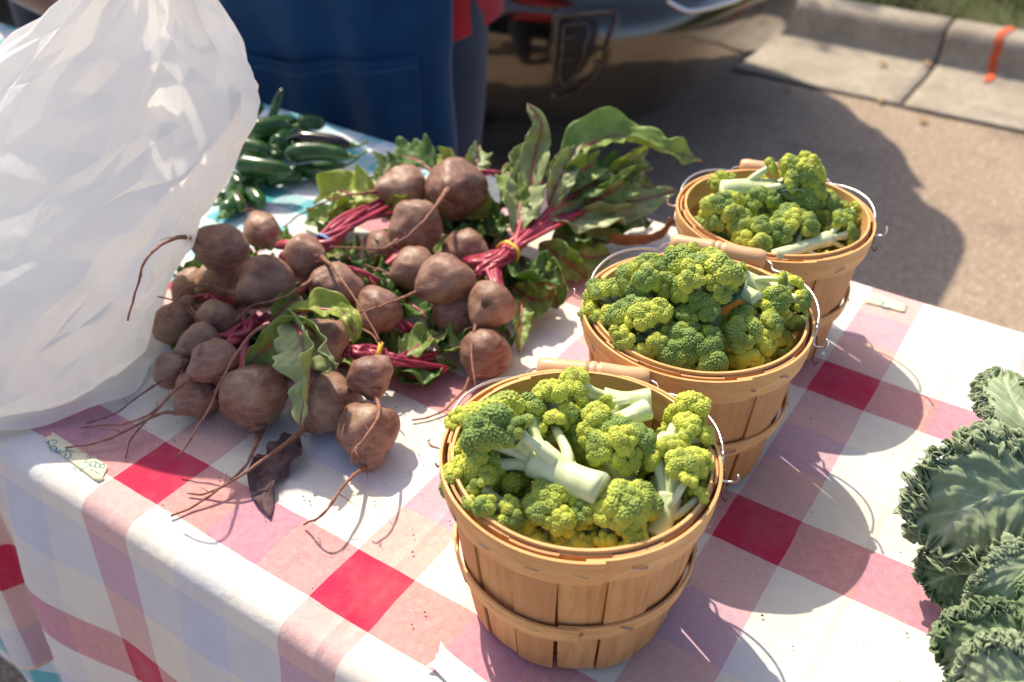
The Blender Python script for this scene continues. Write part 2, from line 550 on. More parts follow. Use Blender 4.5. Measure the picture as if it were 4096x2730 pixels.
# ------------------------------------------------------------------ measured places (u, v, z in checks; kerb and car in metres)
BEETS = [('D', (2.86, 2.62, 0.5), 0.489, [(3.03, 2.34, 0.25), (3.35, 1.58, 0.55), (3.47, 0.94, 0.5), (3.09, 0.86, 0.06)], 0.95), ('D', (2.5, 3.14, 1.1), 0.359, [(2.78, 2.92, 1.0), (3.17, 2.55, 1.05), (3.42, 2.0, 1.15), (3.44, 1.69, 1.1), (3.46, 1.61, 0.95)], 1.0), ('D', (1.95, 2.81, 0.52), 0.472, [(1.88, 2.36, 0.35), (1.99, 1.56, 0.5), (1.82, 0.85, 0.35), (1.49, 0.49, 0.15), (1.26, 0.37, 0.05)], 0.9), ('D', (1.24, 3.45, 0.95), 0.473, [(0.75, 3.45, 1.2), (0.77, 2.98, 1.5), (0.75, 2.54, 1.6), (0.81, 2.05, 1.5), (0.94, 1.54, 1.3), (0.95, 1.14, 0.9), (0.71, 0.66, 0.3)], 1.0), ('E', (0.83, 2.17, 0.52), 0.557, [(1.14, 1.92, 0.3), (1.55, 1.46, 0.35), (1.7, 1.05, 0.3), (1.62, 0.46, 0.2), (1.41, -0.08, 0.04)], 1.0), ('E', (0.12, 2.14, 1.0), 0.39, [(0.06, 1.73, 0.95), (0.09, 1.3, 0.9), (-0.01, 0.83, 0.7), (-0.51, 0.67, 0.4), (-1.28, 0.43, 0.1)], 1.0), ('E', (-0.06, 1.81, 0.45), 0.381, [(-0.09, 1.45, 0.35), (-0.27, 1.22, 0.35), (-0.43, 0.74, 0.3), (-0.65, 0.35, 0.2), (-1.1, -0.03, 0.05)], 0.9), ('E', (-0.78, 1.9, 0.55), 0.331, [(-0.59, 1.97, 0.7), (-0.65, 1.69, 0.6), (-0.74, 1.21, 0.5), (-0.92, 0.79, 0.3), (-1.31, 0.54, 0.1)], 0.8), ('E', (-0.62, 2.47, 0.85), 0.334, [(-0.69, 2.31, 0.8), (-0.47, 1.91, 0.7), (-0.37, 1.59, 0.5), (-0.36, 0.73, 0.2), (-0.14, 0.36, 0.05)], 0.85), ('F', (-0.98, 3.15, 0.8), 0.363, [(-0.92, 2.83, 0.9), (-1.1, 2.75, 1.1), (-1.17, 2.6, 1.4), (-1.29, 2.31, 1.6)], 0.75), ('F', (-0.67, 4.11, 1.15), 0.485, [(-0.68, 3.64, 1.2), (-0.89, 3.37, 1.3), (-0.93, 2.99, 1.6), (-0.84, 2.59, 1.8), (-0.71, 2.21, 1.8), (-0.73, 2.02, 1.6)], 0.8), ('C', (-1.8, 4.15, 1.45), 0.472, [(-1.97, 3.78, 1.75), (-1.08, 2.93, 2.5), (-0.27, 2.12, 3.1), (0.05, 1.62, 3.3), (0.13, 1.27, 3.2), (0.17, 1.04, 2.9), (0.13, 0.83, 2.5)], 0.8), ('C', (-2.16, 5.44, 1.1), 0.363, [(-2.4, 5.55, 1.3), (-2.46, 5.44, 1.5), (-2.56, 5.44, 1.7), (-2.7, 5.44, 1.8)], 0.85), ('C', (-0.55, 4.94, 1.3), 0.403, [(-0.26, 4.94, 1.4), (0.46, 4.62, 1.6), (1.14, 4.25, 1.6), (1.67, 4.0, 1.5), (2.25, 3.72, 1.25)], 1.0), ('F', (0.27, 4.89, 0.95), 0.469, [(0.15, 4.64, 1.15), (0.09, 4.26, 1.3), (0.18, 3.56, 1.4), (-0.06, 3.2, 1.4), (-0.2, 2.9, 1.2)], 0.85), ('F', (1.3, 4.79, 0.95), 0.439, [(1.28, 4.49, 0.9), (1.64, 4.19, 0.9), (1.84, 4.11, 0.85)], 1.05), ('A', (1.9, 5.96, 1.15), 0.489, [(1.7, 5.43, 1.15), (1.65, 5.01, 1.2), (1.74, 4.3, 1.45), (1.51, 3.88, 1.45)], 1.1), ('A', (0.88, 6.36, 0.85), 0.45, [(0.71, 5.9, 0.85), (0.36, 6.0, 0.8), (-0.09, 6.02, 0.75)], 1.05), ('A', (2.92, 5.88, 1.05), 0.438, [(2.93, 5.37, 0.95), (3.13, 4.99, 0.85), (3.4, 4.6, 0.75), (3.7, 4.28, 0.55)], 1.05), ('A', (3.18, 5.3, 0.48), 0.456, [(3.21, 4.82, 0.3), (3.28, 4.45, 0.2), (3.22, 3.92, 0.12), (2.95, 3.54, 0.05)], 0.95), ('A', (1.04, 7.74, 0.6), 0.484, [(0.86, 7.37, 0.5), (0.65, 7.23, 0.4)], 0.8), ('A', (2.24, 5.77, 0.45), 0.454, [(1.9, 5.7, 0.4), (1.65, 5.63, 0.3)], 0.7), ('B', (0.19, 7.26, 1.1), 0.546, [(0.23, 6.61, 1.1), (0.23, 6.2, 1.15), (0.02, 5.96, 1.2), (-0.54, 5.61, 1.2)], 1.05), ('B', (-0.99, 8.38, 1.15), 0.482, [(-1.19, 7.92, 1.2), (-1.36, 7.45, 1.3), (-1.67, 7.0, 1.3), (-2.03, 6.47, 1.1), (-2.23, 6.03, 0.9)], 1.1), ('B', (-0.01, 8.84, 1.2), 0.632, [(0.4, 7.94, 1.75), (0.72, 7.27, 1.75), (0.81, 6.82, 1.7), (0.87, 6.28, 1.65), (0.8, 5.86, 1.55)], 1.05), ('C', (-2.15, 4.34, 0.55), 0.494, [(-2.35, 4.02, 0.5), (-2.45, 3.77, 0.4), (-2.61, 3.67, 0.3)], 0.7), ('C', (-2.62, 3.93, 0.45), 0.378, [(-2.59, 3.68, 0.4), (-2.62, 3.48, 0.3)], 0.7), ('F', (-1.83, 2.9, 0.5), 0.433, [(-1.66, 3.05, 0.9), (-1.23, 2.92, 0.95), (-1.0, 2.87, 0.8)], 0.7), ('F', (0.24, 3.53, 0.45), 0.376, [(0.4, 3.26, 0.4), (0.4, 3.13, 0.3)], 0.7), ('B', (-0.36, 6.84, 0.45), 0.477, [(-0.52, 6.62, 0.4), (-0.67, 6.52, 0.3)], 0.7)]
STEMS = [('A', [(2.13, 6.72, 0.98), (2.03, 7.2, 1.02), (1.99, 7.87, 0.95), (2.08, 8.34, 1.05), (2.09, 9.76, 1.24)], 0.059), ('A', [(1.51, 7.18, 0.77), (2.05, 7.27, 0.91), (2.21, 7.61, 1.01), (2.09, 7.9, 1.09), (1.52, 9.75, 1.45)], 0.053), ('A', [(2.05, 6.69, 0.96), (1.8, 7.32, 0.94), (2.28, 7.61, 1.08), (2.05, 8.11, 1.08), (2.56, 9.77, 1.07)], 0.065), ('A', [(1.39, 7.21, 0.76), (2.05, 7.26, 1.01), (2.11, 7.66, 1.08), (2.22, 8.01, 1.05), (2.03, 9.71, 1.03)], 0.066), ('A', [(1.65, 6.97, 0.9), (1.93, 7.3, 0.92), (2.23, 7.5, 1.03), (2.22, 7.98, 1.18), (2.11, 9.98, 1.01)], 0.067), ('A', [(2.82, 6.31, 0.96), (1.89, 7.44, 0.91), (2.29, 7.54, 1.14), (2.17, 8.23, 1.09), (2.45, 9.74, 1.07)], 0.055), ('A', [(2.78, 6.38, 0.96), (2.08, 7.33, 0.95), (2.13, 7.49, 1.11), (2.16, 8.3, 1.08), (2.12, 9.46, 1.17)], 0.058), ('A', [(2.63, 6.4, 1.01), (1.85, 7.21, 1.04), (2.2, 7.72, 1.04), (2.06, 8.23, 1.07), (1.35, 9.65, 1.44)], 0.042), ('A', [(1.44, 7.2, 0.74), (1.98, 7.16, 1.06), (2.01, 7.64, 1.04), (2.03, 8.35, 1.06), (2.12, 9.79, 1.07)], 0.059), ('A', [(1.42, 7.33, 0.76), (1.97, 7.16, 0.91), (2.28, 7.59, 1.12), (2.19, 8.03, 1.07), (1.4, 9.76, 1.4)], 0.065), ('A', [(2.84, 6.27, 1.0), (2.03, 7.25, 1.01), (1.98, 7.59, 0.99), (2.21, 7.94, 1.12), (2.27, 10.17, 0.99)], 0.062), ('A', [(1.43, 7.25, 0.79), (2.21, 6.95, 1.07), (2.29, 7.54, 0.97), (1.99, 8.16, 1.16), (2.2, 10.1, 1.0)], 0.045), ('A', [(1.38, 7.39, 0.72), (1.87, 7.29, 1.01), (2.09, 7.43, 0.97), (2.15, 7.85, 1.11), (2.29, 9.75, 0.94)], 0.048), ('A', [(2.63, 6.43, 0.95), (2.02, 7.37, 1.03), (2.09, 7.84, 1.0), (2.05, 8.08, 1.08), (1.86, 9.72, 1.04)], 0.043), ('A', [(1.65, 7.0, 0.9), (1.97, 7.27, 0.93), (2.01, 7.55, 1.03), (2.1, 8.02, 1.2), (2.09, 9.06, 1.11)], 0.042), ('A', [(2.79, 6.45, 0.9), (2.11, 7.15, 1.03), (2.07, 7.46, 0.96), (2.17, 8.08, 1.06), (1.99, 9.76, 1.31)], 0.063), ('A', [(2.12, 6.68, 0.95), (1.8, 7.33, 0.97), (2.35, 7.49, 1.12), (2.15, 7.84, 1.19), (1.21, 9.92, 1.37)], 0.056), ('A', [(1.37, 7.41, 0.71), (1.95, 7.3, 0.98), (2.21, 7.48, 1.08), (2.13, 8.01, 1.07), (1.96, 9.14, 1.07)], 0.049), ('A', [(1.71, 6.86, 1.0), (2.17, 7.22, 1.01), (2.04, 7.6, 0.97), (2.21, 7.99, 1.17), (2.0, 9.17, 1.13)], 0.067), ('A', [(2.66, 6.39, 1.01), (2.17, 7.02, 1.01), (2.19, 7.74, 1.0), (2.38, 7.91, 1.19), (2.46, 9.98, 0.94)], 0.052), ('A', [(2.02, 6.79, 0.92), (2.08, 6.91, 1.08), (2.19, 7.51, 1.09), (1.92, 8.24, 1.04), (2.28, 9.42, 1.07)], 0.061), ('A', [(2.77, 6.34, 0.91), (2.09, 7.26, 0.95), (1.98, 7.68, 1.05), (1.98, 8.26, 1.07), (2.25, 9.81, 1.32)], 0.054), ('A', [(1.51, 7.18, 0.8), (2.15, 7.0, 1.07), (2.28, 7.32, 1.14), (1.99, 8.29, 1.05), (1.92, 9.43, 1.05)], 0.048), ('A', [(2.03, 6.67, 0.93), (2.24, 6.97, 1.08), (2.16, 7.43, 1.01), (2.07, 8.13, 1.02), (2.12, 9.62, 1.33)], 0.041), ('A', [(2.66, 6.43, 1.04), (1.96, 7.25, 0.94), (2.27, 7.42, 1.03), (1.98, 8.33, 1.05), (2.41, 10.04, 1.07)], 0.052), ('A', [(2.6, 6.4, 0.99), (2.06, 7.04, 1.03), (2.22, 7.61, 1.1), (2.27, 8.1, 1.11), (1.51, 9.65, 1.41)], 0.046), ('A', [(2.0, 6.76, 0.95), (2.1, 7.02, 0.99), (2.16, 7.34, 1.13), (2.17, 8.1, 1.08), (2.21, 9.59, 1.04)], 0.046), ('A', [(1.51, 7.14, 0.79), (1.95, 7.34, 0.92), (1.93, 7.78, 0.98), (2.09, 8.13, 1.14), (2.12, 9.7, 1.23)], 0.055), ('C', [(-1.17, 4.93, 1.12), (-1.23, 6.0, 0.97), (-1.05, 6.78, 0.99), (-0.97, 7.65, 1.01)], 0.045), ('C', [(-0.66, 5.33, 1.19), (-1.12, 6.0, 0.99), (-1.12, 6.9, 1.01), (-1.05, 7.75, 1.06)], 0.05), ('C', [(-0.67, 5.2, 1.22), (-0.88, 5.81, 1.12), (-1.03, 6.63, 1.1), (-0.89, 7.66, 0.89)], 0.047), ('C', [(-1.67, 5.44, 1.03), (-1.02, 5.69, 1.08), (-0.99, 6.58, 1.14), (-1.31, 7.96, 0.98)], 0.048), ('C', [(-1.05, 4.93, 1.14), (-0.86, 5.71, 1.01), (-1.05, 6.82, 0.98), (-1.01, 8.06, 0.92)], 0.063), ('C', [(-1.23, 5.0, 1.1), (-0.89, 5.71, 1.05), (-1.47, 6.95, 0.97), (-1.1, 7.75, 0.99)], 0.059), ('C', [(-0.7, 5.29, 1.2), (-0.91, 5.73, 1.03), (-1.0, 6.48, 1.09), (-1.33, 7.96, 0.92)], 0.047), ('C', [(-0.69, 5.34, 1.21), (-0.94, 5.93, 0.98), (-1.2, 6.62, 1.05), (-1.21, 7.76, 1.05)], 0.052), ('C', [(-0.68, 5.37, 1.19), (-1.06, 5.72, 1.0), (-1.12, 6.55, 1.13), (-1.34, 8.19, 0.89)], 0.066), ('C', [(-1.76, 5.44, 0.95), (-0.82, 5.8, 1.15), (-0.8, 6.58, 1.14), (-1.07, 7.52, 0.97)], 0.043), ('C', [(-0.65, 5.19, 1.24), (-1.2, 6.1, 0.96), (-1.44, 6.91, 0.96), (-1.08, 7.47, 1.0)], 0.063), ('C', [(-0.7, 5.38, 1.19), (-1.09, 5.77, 1.07), (-1.19, 7.02, 1.01), (-0.79, 7.47, 0.97)], 0.046), ('C', [(-1.7, 5.38, 0.98), (-0.88, 5.67, 1.02), (-1.11, 6.59, 1.04), (-0.75, 7.66, 0.94)], 0.066), ('C', [(-1.68, 5.4, 0.98), (-1.07, 6.11, 0.98), (-1.05, 6.76, 0.97), (-1.08, 8.08, 0.88)], 0.058), ('C', [(-1.09, 4.95, 1.08), (-0.81, 5.64, 1.08), (-1.23, 7.08, 0.99), (-1.12, 8.0, 1.0)], 0.047), ('C', [(-1.68, 5.32, 1.0), (-0.8, 5.82, 0.98), (-1.17, 7.01, 1.01), (-1.05, 7.59, 0.97)], 0.066), ('C', [(-1.19, 4.94, 1.06), (-1.07, 5.81, 1.12), (-1.24, 6.72, 1.14), (-1.16, 8.12, 1.0)], 0.058), ('C', [(-1.61, 5.37, 1.03), (-0.82, 5.76, 1.02), (-1.2, 6.87, 0.97), (-1.19, 8.03, 0.94)], 0.061), ('C', [(-1.16, 5.0, 1.07), (-1.1, 5.89, 0.96), (-1.04, 6.68, 1.03), (-1.02, 7.89, 0.92)], 0.053), ('C', [(-1.08, 4.92, 1.1), (-1.01, 5.76, 1.14), (-0.81, 6.51, 1.15), (-0.9, 7.79, 1.01)], 0.067), ('C', [(-0.77, 5.3, 1.2), (-1.05, 5.88, 0.96), (-1.06, 6.88, 1.13), (-1.31, 8.09, 0.9)], 0.047), ('C', [(-0.68, 5.36, 1.17), (-1.15, 5.81, 0.99), (-1.17, 6.93, 1.04), (-1.06, 8.01, 0.92)], 0.052), ('C', [(-1.74, 5.51, 0.95), (-0.76, 5.79, 1.14), (-1.03, 6.62, 0.99), (-1.13, 8.05, 1.0)], 0.062), ('C', [(-1.62, 5.4, 0.99), (-1.11, 5.77, 0.98), (-1.21, 6.62, 0.95), (-1.07, 7.84, 1.01)], 0.055), ('B', [(-0.53, 9.78, 1.0), (-0.1, 9.6, 1.17), (0.05, 10.1, 1.1)], 0.061), ('B', [(-0.97, 8.7, 0.91), (-0.18, 9.67, 1.2), (0.33, 10.11, 1.15)], 0.053), ('B', [(-0.85, 8.66, 0.94), (-0.38, 9.99, 1.0), (0.19, 10.03, 1.17)], 0.064), ('B', [(-0.88, 8.7, 0.9), (-0.32, 9.95, 1.04), (0.04, 10.39, 0.99)], 0.063), ('B', [(-0.94, 8.75, 0.94), (-0.25, 9.94, 1.06), (0.38, 10.14, 1.02)], 0.042), ('D', [(1.9, 3.67, 0.77), (1.7, 3.82, 0.84), (1.94, 4.07, 0.78), (2.22, 4.05, 0.68), (2.5, 4.84, 0.48)], 0.064), ('D', [(1.36, 3.81, 0.77), (1.82, 3.64, 0.89), (1.83, 4.04, 0.71), (2.16, 4.06, 0.7), (2.43, 4.56, 0.54)], 0.064), ('D', [(1.81, 3.69, 0.76), (1.87, 3.75, 0.84), (1.96, 3.91, 0.74), (2.09, 4.18, 0.53), (2.57, 4.66, 0.49)], 0.052), ('D', [(1.52, 3.55, 0.84), (1.66, 3.85, 0.83), (1.84, 4.02, 0.68), (2.06, 4.17, 0.53), (2.49, 4.76, 0.29)], 0.044), ('D', [(1.46, 3.77, 0.76), (1.77, 3.72, 0.82), (1.87, 4.15, 0.72), (2.03, 4.2, 0.51), (2.81, 4.64, 0.39)], 0.056), ('D', [(1.5, 3.67, 0.83), (1.69, 3.83, 0.79), (1.91, 3.99, 0.69), (2.3, 4.01, 0.67), (2.16, 4.34, 0.35)], 0.043), ('D', [(1.51, 3.58, 0.86), (1.68, 3.88, 0.81), (1.78, 4.04, 0.73), (2.19, 4.13, 0.64), (2.27, 4.27, 0.35)], 0.054), ('D', [(1.83, 3.63, 0.81), (1.77, 3.78, 0.84), (1.95, 4.01, 0.72), (2.25, 4.09, 0.7), (2.06, 4.63, 0.59)], 0.048), ('D', [(1.51, 3.71, 0.83), (1.69, 3.82, 0.81), (2.04, 3.93, 0.76), (2.1, 4.2, 0.51), (1.94, 4.7, 0.53)], 0.068), ('D', [(1.51, 3.71, 0.82), (1.56, 3.86, 0.72), (1.94, 4.02, 0.76), (2.05, 4.14, 0.57), (2.6, 4.59, 0.32)], 0.041), ('D', [(1.63, 3.54, 0.89), (1.55, 3.9, 0.76), (1.81, 4.05, 0.76), (2.27, 4.13, 0.65), (2.46, 4.68, 0.44)], 0.065), ('D', [(1.41, 3.74, 0.77), (1.71, 3.79, 0.76), (1.93, 3.88, 0.77), (2.01, 4.22, 0.57), (2.64, 4.61, 0.35)], 0.053), ('D', [(1.82, 3.6, 0.79), (1.72, 3.8, 0.9), (1.86, 4.1, 0.74), (2.2, 4.17, 0.51), (2.11, 4.85, 0.52)], 0.053), ('D', [(1.8, 3.63, 0.8), (1.69, 3.94, 0.78), (1.78, 4.02, 0.66), (2.24, 4.17, 0.61), (2.77, 4.69, 0.32)], 0.068), ('D', [(1.9, 3.65, 0.77), (1.7, 3.75, 0.88), (1.88, 3.93, 0.77), (2.26, 4.0, 0.68), (2.57, 4.6, 0.32)], 0.047), ('D', [(1.58, 3.52, 0.88), (1.74, 3.85, 0.72), (1.9, 4.11, 0.69), (2.05, 4.2, 0.6), (2.58, 4.59, 0.33)], 0.046), ('D', [(1.45, 3.73, 0.81), (1.66, 3.8, 0.77), (1.8, 4.01, 0.74), (2.17, 4.16, 0.64), (1.94, 4.75, 0.53)], 0.056), ('D', [(1.89, 3.63, 0.83), (1.62, 3.93, 0.71), (2.0, 3.96, 0.75), (2.21, 4.11, 0.68), (2.85, 4.65, 0.43)], 0.055), ('D', [(1.55, 3.63, 0.85), (1.75, 3.83, 0.85), (1.87, 4.06, 0.76), (2.22, 4.17, 0.61), (2.53, 4.64, 0.45)], 0.044), ('D', [(1.89, 3.61, 0.79), (1.7, 3.84, 0.76), (1.95, 3.91, 0.83), (2.23, 4.1, 0.58), (1.84, 4.96, 0.52)], 0.046), ('D', [(1.51, 3.76, 0.82), (1.7, 3.79, 0.88), (1.91, 3.99, 0.74), (2.21, 4.2, 0.57), (2.4, 4.64, 0.44)], 0.056), ('D', [(1.49, 3.62, 0.83), (1.73, 3.88, 0.78), (1.78, 4.03, 0.71), (2.25, 4.17, 0.69), (2.37, 4.42, 0.41)], 0.055), ('E', [(-0.23, 2.64, 0.84), (-0.54, 3.25, 0.72), (-0.45, 3.54, 0.88)], 0.05), ('E', [(-0.21, 2.62, 0.76), (-0.53, 3.4, 0.66), (-0.25, 3.92, 0.74)], 0.057), ('E', [(0.31, 2.44, 0.57), (-0.39, 3.31, 0.71), (-0.53, 3.85, 0.67)], 0.063), ('E', [(-0.23, 2.58, 0.82), (-0.33, 3.22, 0.72), (-0.39, 3.75, 0.75)], 0.068), ('E', [(0.36, 2.44, 0.61), (-0.44, 3.21, 0.68), (-0.49, 3.58, 0.82)], 0.066), ('E', [(-0.17, 2.59, 0.85), (-0.51, 3.18, 0.81), (-0.34, 3.61, 0.83)], 0.041), ('E', [(-0.53, 2.7, 0.76), (-0.56, 3.26, 0.75), (-0.21, 3.86, 0.8)], 0.053), ('E', [(0.22, 2.49, 0.57), (-0.46, 3.28, 0.7), (-0.27, 3.77, 0.83)], 0.044), ('E', [(0.29, 2.48, 0.61), (-0.66, 3.36, 0.66), (-0.3, 3.44, 0.82)], 0.059), ('E', [(0.32, 2.41, 0.6), (-0.46, 3.25, 0.71), (-0.3, 3.37, 0.81)], 0.058), ('E', [(-0.59, 2.79, 0.76), (-0.5, 3.22, 0.7), (-0.31, 3.37, 0.84)], 0.062), ('E', [(-0.27, 2.68, 0.75), (-0.57, 3.2, 0.66), (-0.37, 3.54, 0.85)], 0.055), ('E', [(-0.53, 2.76, 0.82), (-0.45, 3.18, 0.73), (-0.51, 3.62, 0.78)], 0.062), ('E', [(0.32, 2.46, 0.55), (-0.43, 3.27, 0.78), (-0.31, 3.38, 0.87)], 0.053), ('E', [(0.27, 2.53, 0.58), (-0.43, 3.24, 0.74), (-0.33, 3.94, 0.75)], 0.048), ('E', [(-0.58, 2.77, 0.78), (-0.22, 3.09, 0.84), (-0.5, 3.55, 0.81)], 0.058), ('F', [(-0.23, 3.79, 0.83), (-0.21, 4.51, 1.04), (0.26, 4.87, 1.38), (0.48, 5.29, 1.19), (0.82, 5.29, 0.96)], 0.047), ('F', [(-0.28, 3.93, 0.76), (-0.13, 4.49, 1.08), (0.19, 4.97, 1.28), (0.52, 5.25, 1.21), (0.67, 5.54, 0.92)], 0.057), ('F', [(1.42, 4.66, 0.84), (1.62, 5.04, 0.62), (1.83, 5.18, 0.49)], 0.069), ('F', [(1.41, 4.75, 0.75), (1.73, 4.96, 0.7), (1.92, 5.06, 0.47)], 0.056), ('F', [(1.43, 4.66, 0.84), (1.71, 4.92, 0.78), (1.92, 4.92, 0.47)], 0.05), ('F', [(1.5, 4.59, 0.84), (1.7, 4.98, 0.7), (1.98, 5.07, 0.43)], 0.048), ('F', [(1.45, 4.76, 0.76), (1.79, 4.79, 0.78), (1.88, 4.81, 0.46)], 0.049), ('F', [(1.36, 4.94, 0.73), (1.64, 5.03, 0.67), (2.07, 4.95, 0.54)], 0.048), ('B', [(0.15, 6.99, 0.86), (0.13, 6.44, 0.67), (-0.04, 5.98, 0.49)], 0.05), ('B', [(0.37, 7.11, 0.76), (0.18, 6.46, 0.69), (0.02, 5.84, 0.5)], 0.052), ('B', [(0.2, 6.9, 0.9), (0.1, 6.54, 0.67), (-0.01, 6.03, 0.5)], 0.061), ('B', [(0.22, 6.9, 0.88), (0.25, 6.5, 0.77), (-0.02, 5.86, 0.55)], 0.065), ('B', [(0.23, 6.97, 0.9), (0.2, 6.55, 0.73), (-0.14, 5.95, 0.49)], 0.059), ('C', [(-1.72, 3.56, 0.72), (-2.05, 3.9, 0.52), (-1.73, 3.81, 0.53)], 0.042), ('C', [(-1.76, 3.57, 0.65), (-1.85, 3.73, 0.62), (-1.54, 3.71, 0.58)], 0.047), ('C', [(-2.14, 3.43, 0.61), (-1.92, 3.78, 0.6), (-1.51, 3.94, 0.52)], 0.043), ('C', [(-1.77, 3.57, 0.68), (-1.94, 3.77, 0.6), (-1.47, 3.83, 0.47)], 0.043)]
